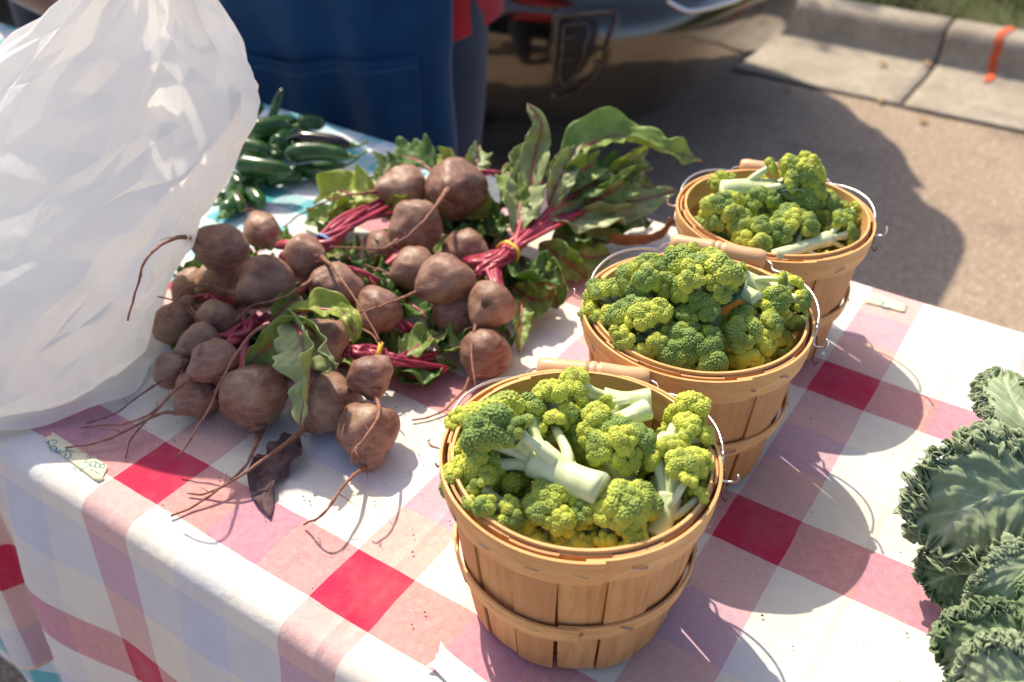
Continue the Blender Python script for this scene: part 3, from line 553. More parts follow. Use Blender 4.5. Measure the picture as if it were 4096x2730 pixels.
LEAVES = [('A', [(1.77, 9.04, 1.3), (1.44, 9.48, 1.7), (1.22, 10.04, 2.1), (1.25, 10.13, 2.5), (0.83, 10.24, 2.8)], 0.28, 0, (0.6, -0.75, 0.3), 0.5, 0.1), ('A', [(2.01, 9.9, 1.3), (1.81, 10.73, 1.8), (2.22, 11.68, 1.9), (3.22, 11.98, 1.7), (3.77, 12.7, 1.35)], 0.4, 1, (0.2, -0.6, 0.8), 0.35, 0.14), ('A', [(2.13, 8.96, 1.1), (2.44, 9.73, 1.0), (2.98, 10.8, 0.9), (3.52, 12.14, 0.8)], 0.52, 0, (0.3, -0.5, 0.8), 0.2, 0.1), ('A', [(1.96, 8.11, 1.1), (1.7, 8.65, 1.35), (1.37, 9.32, 1.55), (1.06, 9.97, 1.6)], 0.36, 0, (0.6, -0.75, 0.3), 0.3, 0.1), ('A', [(0.8, 9.3, 1.4), (0.82, 9.93, 1.5), (0.87, 10.35, 1.6), (0.87, 10.88, 1.5)], 0.34, 0, (0.6, -0.75, 0.3), 0.2, 0.12), ('A', [(2.14, 9.53, 1.2), (2.38, 10.15, 1.4), (2.61, 11.04, 1.4), (2.94, 12.03, 1.2)], 0.36, 2, (0.1, -0.5, 0.85), 0.3, 0.12), ('A', [(1.97, 9.63, 1.3), (2.05, 10.16, 1.6), (2.24, 10.53, 1.7), (2.12, 10.95, 1.65)], 0.3, 1, (0.6, -0.75, 0.3), 0.5, 0.12), ('A', [(1.51, 10.03, 1.3), (1.62, 10.35, 1.6), (1.61, 10.72, 1.75)], 0.25, 0, (0.6, -0.75, 0.3), 0.4, 0.12), ('A', [(2.7, 9.68, 0.6), (3.37, 10.14, 0.5), (3.81, 10.66, 0.5), (4.02, 11.05, 0.9)], 0.1, 4, (0.6, -0.75, 0.3), 0.3, 0.1), ('A', [(2.17, 7.87, 0.8), (2.69, 7.46, 0.7), (3.07, 7.54, 0.7), (3.08, 7.9, 0.9)], 0.42, 2, (-0.3, 0.3, 0.9), 0.5, 0.08), ('A', [(2.53, 7.17, 0.6), (3.03, 7.16, 0.5), (3.29, 7.33, 0.6)], 0.32, 1, (0.6, -0.75, 0.3), 0.4, 0.06), ('A', [(2.87, 6.96, 0.55), (3.11, 6.53, 0.4), (3.4, 6.03, 0.12)], 0.18, 1, (0.6, -0.75, 0.3), 0.3, 0.06), ('A', [(2.33, 8.9, 0.8), (2.64, 9.43, 0.6), (3.0, 10.1, 0.3)], 0.36, 2, (0, -0.3, 1), 0.2, 0.12), ('A', [(2.36, 9.03, 0.6), (2.9, 9.18, 0.4), (3.15, 9.86, 0.15)], 0.36, 1, (0, -0.3, 1), 0.2, 0.12), ('A', [(2.45, 9.74, 0.8), (3.04, 10.36, 0.6), (3.41, 11.29, 0.4)], 0.34, 2, (0, -0.2, 1), 0.2, 0.14), ('A', [(2.33, 10.84, 1.0), (2.67, 11.57, 1.0), (3.09, 11.84, 0.8)], 0.3, 0, (0.6, -0.75, 0.3), 0.2, 0.12), ('A', [(2.08, 10.18, 1.0), (2.5, 10.94, 0.8), (2.86, 11.91, 0.6)], 0.4, 2, (0, -0.2, 1), 0.2, 0.12), ('A', [(1.36, 7.71, 0.5), (0.92, 8.03, 0.6), (0.83, 8.62, 0.7)], 0.35, 2, (0.6, -0.75, 0.3), 0.3, 0.1), ('A', [(0.69, 8.98, 0.7), (0.43, 9.04, 0.9), (0.28, 9.42, 1.0)], 0.32, 3, (0.6, -0.75, 0.3), 0.4, 0.1), ('A', [(0.91, 9.14, 0.9), (0.84, 9.57, 1.1), (0.39, 9.75, 1.1)], 0.26, 2, (0.6, -0.75, 0.3), 0.4, 0.1), ('B', [(-1.3, 9.83, 0.8), (-1.9, 9.98, 0.9), (-2.51, 10.1, 0.8), (-2.87, 10.2, 0.5)], 0.4, 2, (0, -0.3, 1), 0.3, 0.08), ('B', [(-1.91, 9.66, 0.7), (-2.32, 9.38, 0.7), (-2.83, 9.35, 0.35)], 0.42, 0, (0.1, -0.4, 0.9), 0.2, 0.08), ('B', [(-0.43, 9.94, 1.0), (-0.44, 10.21, 1.2), (-0.73, 10.71, 1.3)], 0.26, 0, (0.6, -0.75, 0.3), 0.3, 0.12), ('B', [(-0.83, 10.17, 0.9), (-1.34, 10.37, 0.9), (-1.91, 10.63, 0.7)], 0.25, 3, (0.6, -0.75, 0.3), 0.3, 0.1), ('B', [(-2.09, 9.25, 0.6), (-2.25, 9.12, 0.5), (-2.62, 9.09, 0.3)], 0.3, 1, (0.1, -0.4, 0.9), 0.2, 0.08), ('B', [(0.19, 6.71, 0.6), (0.01, 6.39, 0.5), (-0.17, 6.08, 0.4)], 0.38, 2, (0, 0, 1), 0.3, 0.1), ('B', [(-0.62, 8.76, 0.6), (-0.13, 8.4, 0.5), (0.32, 8.26, 0.5)], 0.35, 2, (0.6, -0.75, 0.3), 0.3, 0.1), ('C', [(-1.41, 8.0, 0.8), (-2.05, 8.04, 0.8), (-2.63, 8.0, 0.75), (-2.95, 7.63, 0.5)], 0.42, 3, (0.1, -0.5, 0.9), 0.3, 0.1), ('C', [(-1.49, 7.94, 0.7), (-1.94, 7.62, 0.6), (-2.53, 7.43, 0.4), (-2.98, 7.32, 0.15)], 0.3, 1, (0.1, -0.4, 0.9), 0.3, 0.08), ('C', [(-1.09, 7.75, 0.8), (-0.72, 8.01, 0.9), (-0.66, 8.52, 0.8)], 0.3, 3, (0.6, -0.75, 0.3), 0.3, 0.1), ('C', [(-2.07, 7.78, 0.7), (-2.03, 7.34, 0.8), (-1.93, 6.94, 0.7)], 0.18, 3, (0.6, -0.75, 0.3), 0.4, 0.06), ('C', [(-0.73, 6.9, 0.6), (-0.57, 7.12, 0.7), (-0.6, 7.42, 0.6)], 0.16, 3, (0.6, -0.75, 0.3), 0.4, 0.06), ('D', [(0.55, 3.36, 1.3), (0.91, 3.44, 1.55), (1.39, 3.64, 1.6), (1.74, 3.6, 1.5), (1.84, 3.52, 1.2)], 0.22, 3, (0, -0.2, 1), 0.35, 0.06), ('D', [(1.01, 3.09, 1.55), (1.56, 2.75, 1.55), (2.0, 2.36, 1.4), (2.29, 1.82, 0.85)], 0.36, 0, (0.6, -0.75, 0.3), 0.55, 0.1), ('D', [(1.04, 3.2, 1.5), (1.62, 2.99, 1.6), (2.17, 2.71, 1.5), (2.32, 2.63, 1.45)], 0.26, 0, (0.6, -0.75, 0.3), 0.4, 0.08), ('D', [(0.91, 3.3, 1.35), (0.9, 2.92, 1.35), (0.73, 2.57, 1.15), (0.62, 2.26, 0.95)], 0.3, 1, (0.6, -0.75, 0.3), 0.35, 0.08), ('D', [(2.22, 4.18, 0.6), (2.22, 4.78, 0.6), (2.3, 5.48, 0.45)], 0.24, 1, (0.1, -0.5, 0.9), 0.3, 0.08), ('D', [(2.2, 4.19, 0.4), (2.45, 4.59, 0.3), (2.76, 5.04, 0.15)], 0.22, 1, (0.1, -0.3, 0.9), 0.3, 0.08), ('D', [(2.13, 4.16, 0.3), (2.43, 4.37, 0.2), (2.55, 4.82, 0.15)], 0.2, 2, (0.1, -0.3, 0.9), 0.3, 0.08), ('F', [(-0.05, 3.5, 0.9), (-0.07, 3.95, 1.0), (-0.08, 4.28, 1.0)], 0.22, 1, (0.6, -0.75, 0.3), 0.3, 0.05), ('F', [(1.03, 5.79, 0.5), (1.41, 5.7, 0.5), (1.77, 5.61, 0.4)], 0.35, 2, (0, 0, 1), 0.3, 0.1), ('F', [(0.45, 6.12, 0.5), (0.84, 6.02, 0.5), (1.22, 5.93, 0.4)], 0.35, 2, (0, 0, 1), 0.3, 0.1), ('F', [(-0.02, 5.8, 0.6), (0.35, 5.86, 0.6), (0.74, 5.77, 0.5)], 0.3, 2, (0, 0, 1), 0.3, 0.1), ('E', [(0.88, 2.7, 0.6), (0.85, 2.95, 0.7), (0.57, 3.34, 0.7)], 0.22, 2, (0.6, -0.75, 0.3), 0.3, 0.08), ('F', [(1.9, 5.05, 0.4), (2.19, 5.18, 0.35), (2.25, 5.62, 0.3)], 0.3, 2, (0, 0, 1), 0.3, 0.1), ('C', [(-1.36, 5.07, 0.5), (-0.98, 5.14, 0.5), (-0.37, 4.84, 0.4)], 0.3, 2, (0, 0, 1), 0.3, 0.1), ('A', [(1.85, 8.66, 1.2), (1.35, 8.96, 1.5), (0.65, 9.68, 1.6)], 0.26, 1, (0.6, -0.75, 0.3), 0.4, 0.14), ('A', [(2.02, 9.21, 1.3), (1.94, 9.82, 1.7), (1.7, 10.91, 1.9)], 0.26, 0, (0.6, -0.75, 0.3), 0.4, 0.14), ('A', [(2.41, 9.95, 1.1), (2.8, 10.69, 1.3), (2.68, 12.12, 1.3)], 0.28, 1, (0.6, -0.75, 0.3), 0.4, 0.14), ('A', [(2.22, 9.59, 0.9), (2.87, 10.26, 0.8), (3.22, 11.42, 0.6)], 0.34, 0, (0.6, -0.75, 0.3), 0.4, 0.14), ('A', [(2.41, 10.66, 1.3), (2.65, 11.33, 1.5), (2.54, 12.58, 1.4)], 0.24, 3, (0.6, -0.75, 0.3), 0.4, 0.14), ('A', [(2.16, 8.68, 0.7), (2.78, 8.69, 0.5), (3.19, 8.87, 0.15)], 0.3, 1, (0.6, -0.75, 0.3), 0.4, 0.14), ('A', [(2.45, 8.06, 0.7), (3.06, 7.72, 0.5), (3.25, 7.59, 0.15)], 0.32, 1, (0.6, -0.75, 0.3), 0.4, 0.14), ('A', [(0.38, 8.05, 0.21), (0.97, 7.32, 0.33), (1.3, 6.93, 0.21)], 0.3371484130201133, 2, (-0.21271712084461378, -0.12160964908694971, 1), 0.2, 0.1), ('D', [(0.6, 3.91, 0.22), (1.27, 4.04, 0.34), (1.7, 4.41, 0.22)], 0.37760263132264976, 1, (-0.19027558416952614, -0.3071106369019675, 1), 0.2, 0.1), ('E', [(-0.71, 3.21, 0.23), (-0.93, 2.96, 0.35), (-1.43, 2.92, 0.23)], 0.28971387640720014, 2, (0.11833825957821686, 0.040691009630147934, 1), 0.2, 0.1), ('D', [(0.06, 5.6, 0.35), (0.82, 5.44, 0.47), (1.31, 5.56, 0.35)], 0.3054444358436468, 2, (0.20984658340110934, -0.4430455241640391, 1), 0.2, 0.1), ('C', [(-1.73, 6.9, 0.21), (-1.94, 7.31, 0.33), (-2.47, 8.05, 0.21)], 0.3333709933999799, 2, (-0.08915192513084644, -0.18216635410609666, 1), 0.2, 0.1), ('A', [(2.74, 5.89, 0.33), (2.67, 5.29, 0.45), (2.41, 4.98, 0.33)], 0.3097366314105623, 1, (-0.05841363636486466, -0.4169942463851983, 1), 0.2, 0.1), ('B', [(-0.54, 8.78, 0.33), (-0.12, 8.86, 0.45), (0.05, 9.3, 0.33)], 0.3695004147512183, 1, (-0.22926138524991535, 0.09137629793888835, 1), 0.2, 0.1), ('A', [(2.27, 5.89, 0.35), (2.82, 5.86, 0.47), (3.17, 6.11, 0.35)], 0.2914229847318618, 2, (0.01870515834610892, -0.4896981454930939, 1), 0.2, 0.1), ('F', [(-0.59, 5.73, 0.18), (-0.63, 6.07, 0.3), (-0.95, 6.71, 0.18)], 0.3752938307655662, 2, (0.15637713445135226, -0.04641617132039727, 1), 0.2, 0.1), ('C', [(-2.12, 5.08, 0.21), (-2.4, 4.53, 0.33), (-2.99, 4.22, 0.21)], 0.31138333160573173, 2, (-0.20308565423973468, -0.4105056463550278, 1), 0.2, 0.1), ('E', [(-0.16, 2.33, 0.41), (-0.56, 2.4, 0.53), (-1.27, 2.68, 0.41)], 0.34918690625910603, 1, (-0.00628776621942051, -0.33931667388261333, 1), 0.2, 0.1), ('A', [(0.76, 8.65, 0.25), (0.37, 8.61, 0.37), (-0.28, 8.91, 0.25)], 0.3344485201304219, 2, (-0.2890190828211479, -0.20809347597919348, 1), 0.2, 0.1), ('E', [(-1.96, 2.79, 0.21), (-1.36, 2.96, 0.33), (-1.06, 3.33, 0.21)], 0.3044834101308005, 2, (0.1674313430122943, -0.40079100679537594, 1), 0.2, 0.1), ('A', [(2.34, 7.95, 0.35), (2.11, 7.4, 0.47), (1.69, 7.17, 0.35)], 0.37220577126942617, 2, (0.22637054992454103, -0.1100248719985274, 1), 0.2, 0.1), ('A', [(0.95, 7.36, 0.31), (1.16, 7.58, 0.43), (1.15, 8.12, 0.31)], 0.31780156783510316, 2, (0.16552178836340176, 0.08209637717083684, 1), 0.2, 0.1), ('D', [(1.03, 3.99, 0.3), (0.91, 4.27, 0.42), (0.55, 4.8, 0.3)], 0.3280494141303119, 2, (-0.0728817613254587, -0.05207761283794654, 1), 0.2, 0.1), ('D', [(0.99, 5.11, 0.34), (1.21, 4.66, 0.46), (1.21, 4.47, 0.34)], 0.2974044145383525, 2, (0.2577008073697468, -0.08237991311104909, 1), 0.2, 0.1), ('E', [(0.32, 3.19, 0.32), (-0.07, 3.13, 0.44), (-0.75, 3.28, 0.32)], 0.34332507642100546, 2, (0.08367526840476575, -0.006095648730562786, 1), 0.2, 0.1), ('C', [(-2.89, 5.9, 0.3), (-2.49, 6.03, 0.42), (-2.41, 6.45, 0.3)], 0.35487575165888086, 1, (-0.2480111857664317, -0.07858003094602439, 1), 0.2, 0.1), ('E', [(-1.77, 4.21, 0.19), (-2.32, 4.16, 0.31), (-3.22, 4.35, 0.19)], 0.36981865481448006, 2, (-0.0026862260489670664, -0.027030626023364812, 1), 0.2, 0.1), ('D', [(1.41, 4.62, 0.27), (1.37, 4.21, 0.39), (1.1, 4.05, 0.27)], 0.29519485983701227, 2, (0.19055849432540073, 0.06200321579769641, 1), 0.2, 0.1), ('D', [(2.17, 4.88, 0.2), (1.79, 4.59, 0.32), (1.19, 4.54, 0.2)], 0.34607756465580575, 1, (0.006969928956469196, -0.45707308123255336, 1), 0.2, 0.1), ('B', [(0.74, 7.89, 0.26), (0.22, 7.65, 0.38), (-0.56, 7.72, 0.26)], 0.3075574957041946, 1, (0.046447095734651556, 0.06387695475936994, 1), 0.2, 0.1), ('F', [(0.46, 4.48, 0.35), (0.21, 4.26, 0.47), (-0.3, 4.28, 0.35)], 0.30540367792789186, 2, (0.08606859893485364, -0.3015713423211396, 1), 0.2, 0.1), ('A', [(2.6, 7.65, 0.33), (2.32, 7.25, 0.45), (1.84, 7.15, 0.33)], 0.31050595792052266, 2, (0.263158813825702, -0.2931598216138658, 1), 0.2, 0.1), ('C', [(-3.09, 4.88, 0.3), (-2.69, 5.09, 0.42), (-2.6, 5.57, 0.3)], 0.36351932252261265, 2, (-0.012089021857172089, -0.09094190865172869, 1), 0.2, 0.1), ('C', [(-2.98, 5.94, 0.28), (-2.42, 6.03, 0.4), (-2.17, 6.41, 0.28)], 0.34255081253494735, 1, (0.11475359827308906, 0.025933711921044433, 1), 0.2, 0.1), ('A', [(2.31, 5.26, 0.29), (2.27, 5.59, 0.41), (2.02, 6.21, 0.29)], 0.3898239765012494, 2, (-0.06843216692679005, 0.020413121078328267, 1), 0.2, 0.1), ('D', [(0.23, 3.9, 0.41), (0.8, 4.0, 0.53), (1.12, 4.33, 0.41)], 0.3326382808487416, 1, (0.10838482782571174, -0.48774086277313816, 1), 0.2, 0.1), ('C', [(-3.24, 4.26, 0.32), (-2.71, 4.53, 0.44), (-2.51, 5.05, 0.32)], 0.383195466199551, 2, (-0.08624129379024043, -0.4261057699660251, 1), 0.2, 0.1), ('B', [(-0.95, 7.82, 0.26), (-0.24, 7.81, 0.38), (0.2, 8.12, 0.26)], 0.3937331635586286, 2, (0.1636372661103767, -0.41787563187037663, 1), 0.2, 0.1), ('F', [(0.16, 4.29, 0.33), (0.05, 3.95, 0.45), (-0.31, 3.83, 0.33)], 0.3077981891039547, 2, (0.2632623147967093, 0.059046434534689274, 1), 0.2, 0.1), ('A', [(0.12, 8.96, 0.29), (0.76, 8.88, 0.41), (1.14, 9.14, 0.29)], 0.32869204420243187, 2, (0.22264131543355464, -0.19414644377215684, 1), 0.2, 0.1), ('D', [(0.44, 4.82, 0.34), (0.58, 5.01, 0.46), (0.49, 5.46, 0.34)], 0.3491625698975153, 2, (-0.19259836601282015, -0.16392076703786296, 1), 0.2, 0.1), ('C', [(-2.39, 5.66, 0.31), (-1.92, 4.95, 0.43), (-1.79, 4.53, 0.31)], 0.3426349969403884, 2, (0.08304114393925188, -0.07674703899695723, 1), 0.2, 0.1), ('F', [(-0.64, 6.75, 0.27), (-1.01, 6.45, 0.39), (-1.66, 6.44, 0.27)], 0.32923989885212107, 1, (-0.24231669737507194, -0.39920424764273277, 1), 0.2, 0.1), ('B', [(-0.12, 6.73, 0.26), (-0.2, 7.13, 0.38), (-0.56, 7.86, 0.26)], 0.3116005325285851, 1, (-0.08070974466632516, -0.3112180952918933, 1), 0.2, 0.1), ('A', [(-0.38, 9.19, 0.24), (0.43, 9.29, 0.36), (0.99, 9.76, 0.24)], 0.39595506840987416, 2, (-0.046129909773535926, -0.4453827904953749, 1), 0.2, 0.1), ('E', [(-0.82, 3.27, 0.3), (-0.4, 3.4, 0.42), (-0.26, 3.75, 0.3)], 0.37369718841947264, 2, (-0.10144404514643457, 0.05490723295895894, 1), 0.2, 0.1), ('F', [(-0.09, 5.21, 0.41), (0.48, 4.86, 0.53), (0.79, 4.77, 0.41)], 0.2982059087044234, 2, (0.1898274423294446, -0.4700701854973286, 1), 0.2, 0.1), ('C', [(-2.85, 3.94, 0.29), (-2.91, 4.2, 0.41), (-3.31, 4.71, 0.29)], 0.29092329516664833, 2, (-0.046295504542112176, 0.04147500333026144, 1), 0.2, 0.1), ('D', [(0.65, 4.75, 0.4), (0.87, 4.92, 0.52), (0.85, 5.36, 0.4)], 0.33538885262163637, 2, (-0.2370396147870687, -0.40217673956098754, 1), 0.2, 0.1), ('B', [(-0.78, 7.3, 0.41), (-0.31, 6.46, 0.53), (-0.14, 5.95, 0.41)], 0.32420301642636284, 2, (-0.2908065669605036, -0.32597180931525155, 1), 0.2, 0.1), ('F', [(-0.41, 5.49, 0.18), (-0.62, 5.64, 0.3), (-1.11, 6.07, 0.18)], 0.3589770319180987, 1, (0.21543994403263672, -0.38816447834640677, 1), 0.2, 0.1), ('B', [(0.47, 8.39, 0.35), (0.0, 8.73, 0.47), (-0.77, 9.47, 0.35)], 0.35709791963070314, 2, (0.18177231429132984, -0.42230338250046734, 1), 0.2, 0.1), ('A', [(3.1, 5.09, 0.23), (3.15, 5.54, 0.35), (3.01, 6.28, 0.23)], 0.3512459976659773, 2, (0.02608500691692006, -0.09112763228594162, 1), 0.2, 0.1), ('E', [(-1.91, 3.34, 0.19), (-1.31, 3.44, 0.31), (-1.01, 3.76, 0.19)], 0.3169630963391058, 2, (-0.030374317131647843, -0.126619074662297, 1), 0.2, 0.1), ('E', [(-0.69, 3.54, 0.2), (-0.06, 3.31, 0.32), (0.29, 3.3, 0.2)], 0.3204554041654968, 2, (0.16226128807969759, -0.24094213963116362, 1), 0.2, 0.1), ('F', [(-1.35, 5.28, 0.33), (-0.83, 5.32, 0.45), (-0.59, 5.63, 0.33)], 0.3271169905970239, 1, (-0.23378975497673268, -0.17026241949140192, 1), 0.2, 0.1), ('D', [(0.22, 4.75, 0.3), (0.58, 5.06, 0.42), (0.7, 5.62, 0.3)], 0.34219561226548484, 2, (-0.20066821594482137, -0.31886133498088653, 1), 0.2, 0.1), ('D', [(2.58, 4.69, 0.28), (2.38, 4.44, 0.4), (1.98, 4.44, 0.28)], 0.3762957094261864, 2, (-0.06423409896332855, -0.4125795040467591, 1), 0.2, 0.1), ('D', [(1.24, 4.75, 0.38), (1.17, 4.39, 0.5), (0.87, 4.27, 0.38)], 0.32877197659387136, 2, (-0.08388936881867101, -0.07771756403194524, 1), 0.2, 0.1), ('C', [(-2.03, 5.05, 0.42), (-2.45, 4.68, 0.54), (-3.2, 4.56, 0.42)], 0.3784330451118297, 2, (-0.036233327853132546, -0.23885281137613407, 1), 0.2, 0.1), ('A', [(0.9, 7.18, 0.26), (1.19, 7.44, 0.38), (1.25, 8.02, 0.26)], 0.3612852537245228, 2, (-0.2827649952258412, -0.08573216652162347, 1), 0.2, 0.1), ('E', [(-0.18, 2.64, 0.29), (0.06, 2.93, 0.41), (0.04, 3.42, 0.29)], 0.36290871219464826, 2, (0.21979162120173318, 0.06091141155540669, 1), 0.2, 0.1), ('A', [(1.02, 8.67, 0.27), (0.68, 9.12, 0.39), (0.06, 9.96, 0.27)], 0.3172071155044428, 2, (0.048436685888915754, -0.49213909629869096, 1), 0.2, 0.1), ('A', [(2.27, 7.22, 0.41), (2.11, 6.58, 0.53), (1.74, 6.26, 0.41)], 0.3248762979728579, 2, (-0.2505029795657308, 0.0999365211434291, 1), 0.2, 0.1)]
DEAD = [(1.8, 2.13, 0.25), (1.92, 1.67, 0.2), (2.01, 1.15, 0.12), (2.59, 0.71, 0.1)]
BANDS = [('A', (2.04, 7.17, 1.0), (2.16, 7.55, 1.05), (2.15, 8.13, 1.1), 0.23, 'yellow'), ('C', (-0.9, 5.34, 1.1), (-0.96, 5.79, 1.05), (-1.11, 6.73, 1.05), 0.19, 'blue'), ('D', (1.7, 3.82, 0.8), (1.92, 3.97, 0.74), (2.18, 4.12, 0.6), 0.18, 'yellow')]
PEPPERS = [((-6.5, 9.15, 0.22), (-6.04, 10.41, 0.22), 0.236, 0), ((-7.26, 10.56, 0.1), (-7.4, 11.33, 0.1), 0.112, 0), ((-5.83, 10.19, 0.18), (-5.45, 10.77, 0.18), 0.196, 0), ((-6.22, 8.25, 0.24), (-5.21, 8.67, 0.24), 0.25, 0), ((-5.35, 8.95, 0.2), (-5.75, 9.72, 0.2), 0.208, 0), ((-5.44, 9.56, 0.17), (-4.07, 10.22, 0.17), 0.18, 1), ((-4.94, 8.81, 0.2), (-3.67, 9.69, 0.2), 0.206, 0), ((-5.02, 8.6, 0.15), (-4.15, 9.92, 0.15), 0.153, 0), ((-5.45, 7.72, 0.22), (-4.19, 8.33, 0.22), 0.221, 0), ((-4.58, 6.51, 0.18), (-5.02, 7.71, 0.18), 0.171, 0), ((-4.94, 7.63, 0.18), (-4.17, 7.28, 0.18), 0.178, 0), ((-5.13, 6.89, 0.17), (-5.32, 7.79, 0.17), 0.165, 0), ((-6.55, 8.97, 0.16), (-6.76, 9.76, 0.16), 0.17, 0), ((-7.35, 10.1, 0.12), (-7.67, 10.73, 0.12), 0.133, 0), ((-7.1, 9.2, 0.16), (-6.65, 9.36, 0.16), 0.173, 0), ((-5.98, 7.94, 0.15), (-5.19, 7.67, 0.15), 0.153, 0), ((-6.49, 9.49, 0.15), (-5.52, 9.26, 0.15), 0.162, 0), ((-5.86, 8.31, 0.2), (-4.78, 8.37, 0.2), 0.206, 0), ((-6.22, 9.09, 0.2), (-6.24, 10.01, 0.2), 0.213, 0), ((-5.12, 8.15, 0.19), (-4.45, 8.89, 0.19), 0.192, 0), ((-6.09, 9.69, 0.18), (-5.3, 10.09, 0.18), 0.194, 0), ((-4.95, 7.37, 0.18), (-5.06, 8.09, 0.18), 0.177, 0), ((-5.15, 7.23, 0.18), (-4.38, 6.89, 0.18), 0.177, 0), ((-7.32, 10.32, 0.17), (-6.31, 10.69, 0.17), 0.191, 0), ((-4.73, 9.18, 0.17), (-3.75, 9.16, 0.17), 0.176, 0)]
KALE = [([(11.98, 5.89, 1.3), (11.41, 5.32, 1.7), (10.93, 4.83, 1.6), (10.65, 4.47, 1.0)], 1.0, 0), ([(11.84, 6.51, 1.3), (11.26, 6.47, 1.9), (10.89, 7.1, 1.9), (10.72, 8.02, 1.6)], 0.58, 1), ([(12.32, 3.6, 1.1), (11.83, 3.09, 1.4), (11.48, 2.87, 1.3), (11.25, 2.84, 0.9)], 0.62, 2), ([(11.83, 5.33, 0.5), (11.38, 4.86, 0.7), (10.99, 4.57, 0.6), (10.77, 4.44, 0.35)], 0.55, 2), ([(12.4, 3.03, 1.1), (11.96, 2.62, 1.4), (11.66, 2.42, 1.4), (11.44, 2.49, 1.1)], 0.6, 1), ([(11.81, 7.43, 1.0), (11.23, 6.73, 1.4), (10.84, 6.7, 1.4), (10.59, 7.0, 1.1)], 0.45, 0), ([(12.33, 3.5, 1.6), (12.01, 3.38, 1.8), (11.81, 3.38, 1.7), (11.73, 3.39, 1.4)], 0.5, 2), ([(12.33, 5.52, 1.2), (12.7, 5.56, 1.6), (13.3, 6.18, 1.2)], 0.8, 1), ([(12.48, 4.34, 1.2), (12.82, 4.2, 1.6), (13.45, 4.98, 1.0)], 0.8, 0), ([(11.84, 6.07, 0.8), (11.47, 6.2, 1.0), (11.05, 6.24, 1.0), (10.73, 6.4, 0.7)], 0.55, 2), ([(12.02, 4.77, 1.5), (11.67, 3.88, 1.8), (11.51, 3.5, 1.6), (11.47, 3.54, 1.0)], 0.42, 0)]
TAPES = [([(-1.63, 0.12), (-1.56, -0.08), (-0.09, -0.2), (-0.18, 0.11)], [[(-1.48, -0.05), (-1.37, -0.11), (-1.23, -0.17)], [(-1.47, -0.1), (-1.47, -0.03), (-1.41, 0.02), (-1.35, 0.01), (-1.34, -0.07), (-1.26, -0.07), (-1.21, -0.11), (-1.21, -0.16)], [(-1.21, -0.16), (-1.21, -0.1), (-1.22, -0.07), (-1.18, -0.12), (-1.13, -0.12), (-1.16, -0.06), (-1.12, -0.1), (-1.07, -0.09), (-1.08, -0.05)], [(-1.11, 0.02), (-1.04, -0.05), (-0.94, -0.15)], [(-1.1, -0.07), (-1.04, -0.03), (-1.0, 0.02)], [(-0.96, 0.02), (-0.97, -0.04), (-0.91, -0.05), (-0.89, -0.09), (-0.91, -0.15)], [(-0.7, 0.05), (-0.67, 0.11), (-0.63, 0.09), (-0.62, 0.01), (-0.61, -0.05), (-0.54, -0.01), (-0.49, -0.04), (-0.49, -0.13), (-0.55, -0.19), (-0.66, -0.2)], [(-0.53, 0.05), (-0.5, -0.01), (-0.43, -0.04), (-0.41, -0.01), (-0.45, 0.05), (-0.53, 0.06)], [(-0.44, 0.07), (-0.41, 0.01), (-0.35, -0.02), (-0.33, 0.02), (-0.37, 0.06), (-0.43, 0.07)], [(-0.35, 0.09), (-0.33, 0.04), (-0.28, 0.02), (-0.26, 0.05), (-0.3, 0.09), (-0.35, 0.09)], [(-0.39, -0.1), (-0.31, -0.08), (-0.2, -0.08)]]), ([(5.95, 0.32), (6.02, 0.01), (6.86, -0.15), (6.93, 0.2)], [[(6.25, 0.16), (6.29, 0.2), (6.35, 0.23), (6.43, 0.25), (6.49, 0.24), (6.48, 0.21), (6.41, 0.16), (6.37, 0.12), (6.37, 0.09), (6.41, 0.06), (6.48, 0.06)]]), ([(7.96, 11.75), (8.08, 11.29), (8.77, 11.34), (8.71, 11.62)], [[(8.21, 11.49), (8.28, 11.49), (8.37, 11.47)], [(8.35, 11.47), (8.32, 11.33)], [(8.35, 11.31), (8.45, 11.31), (8.54, 11.38)]])]
LITTER = [(-0.393, 3.221, 0), (-0.061, 3.321, 0), (-0.015, 3.827, 0.0), (-0.173, 3.742, 0), (0.121, 3.219, 0)]
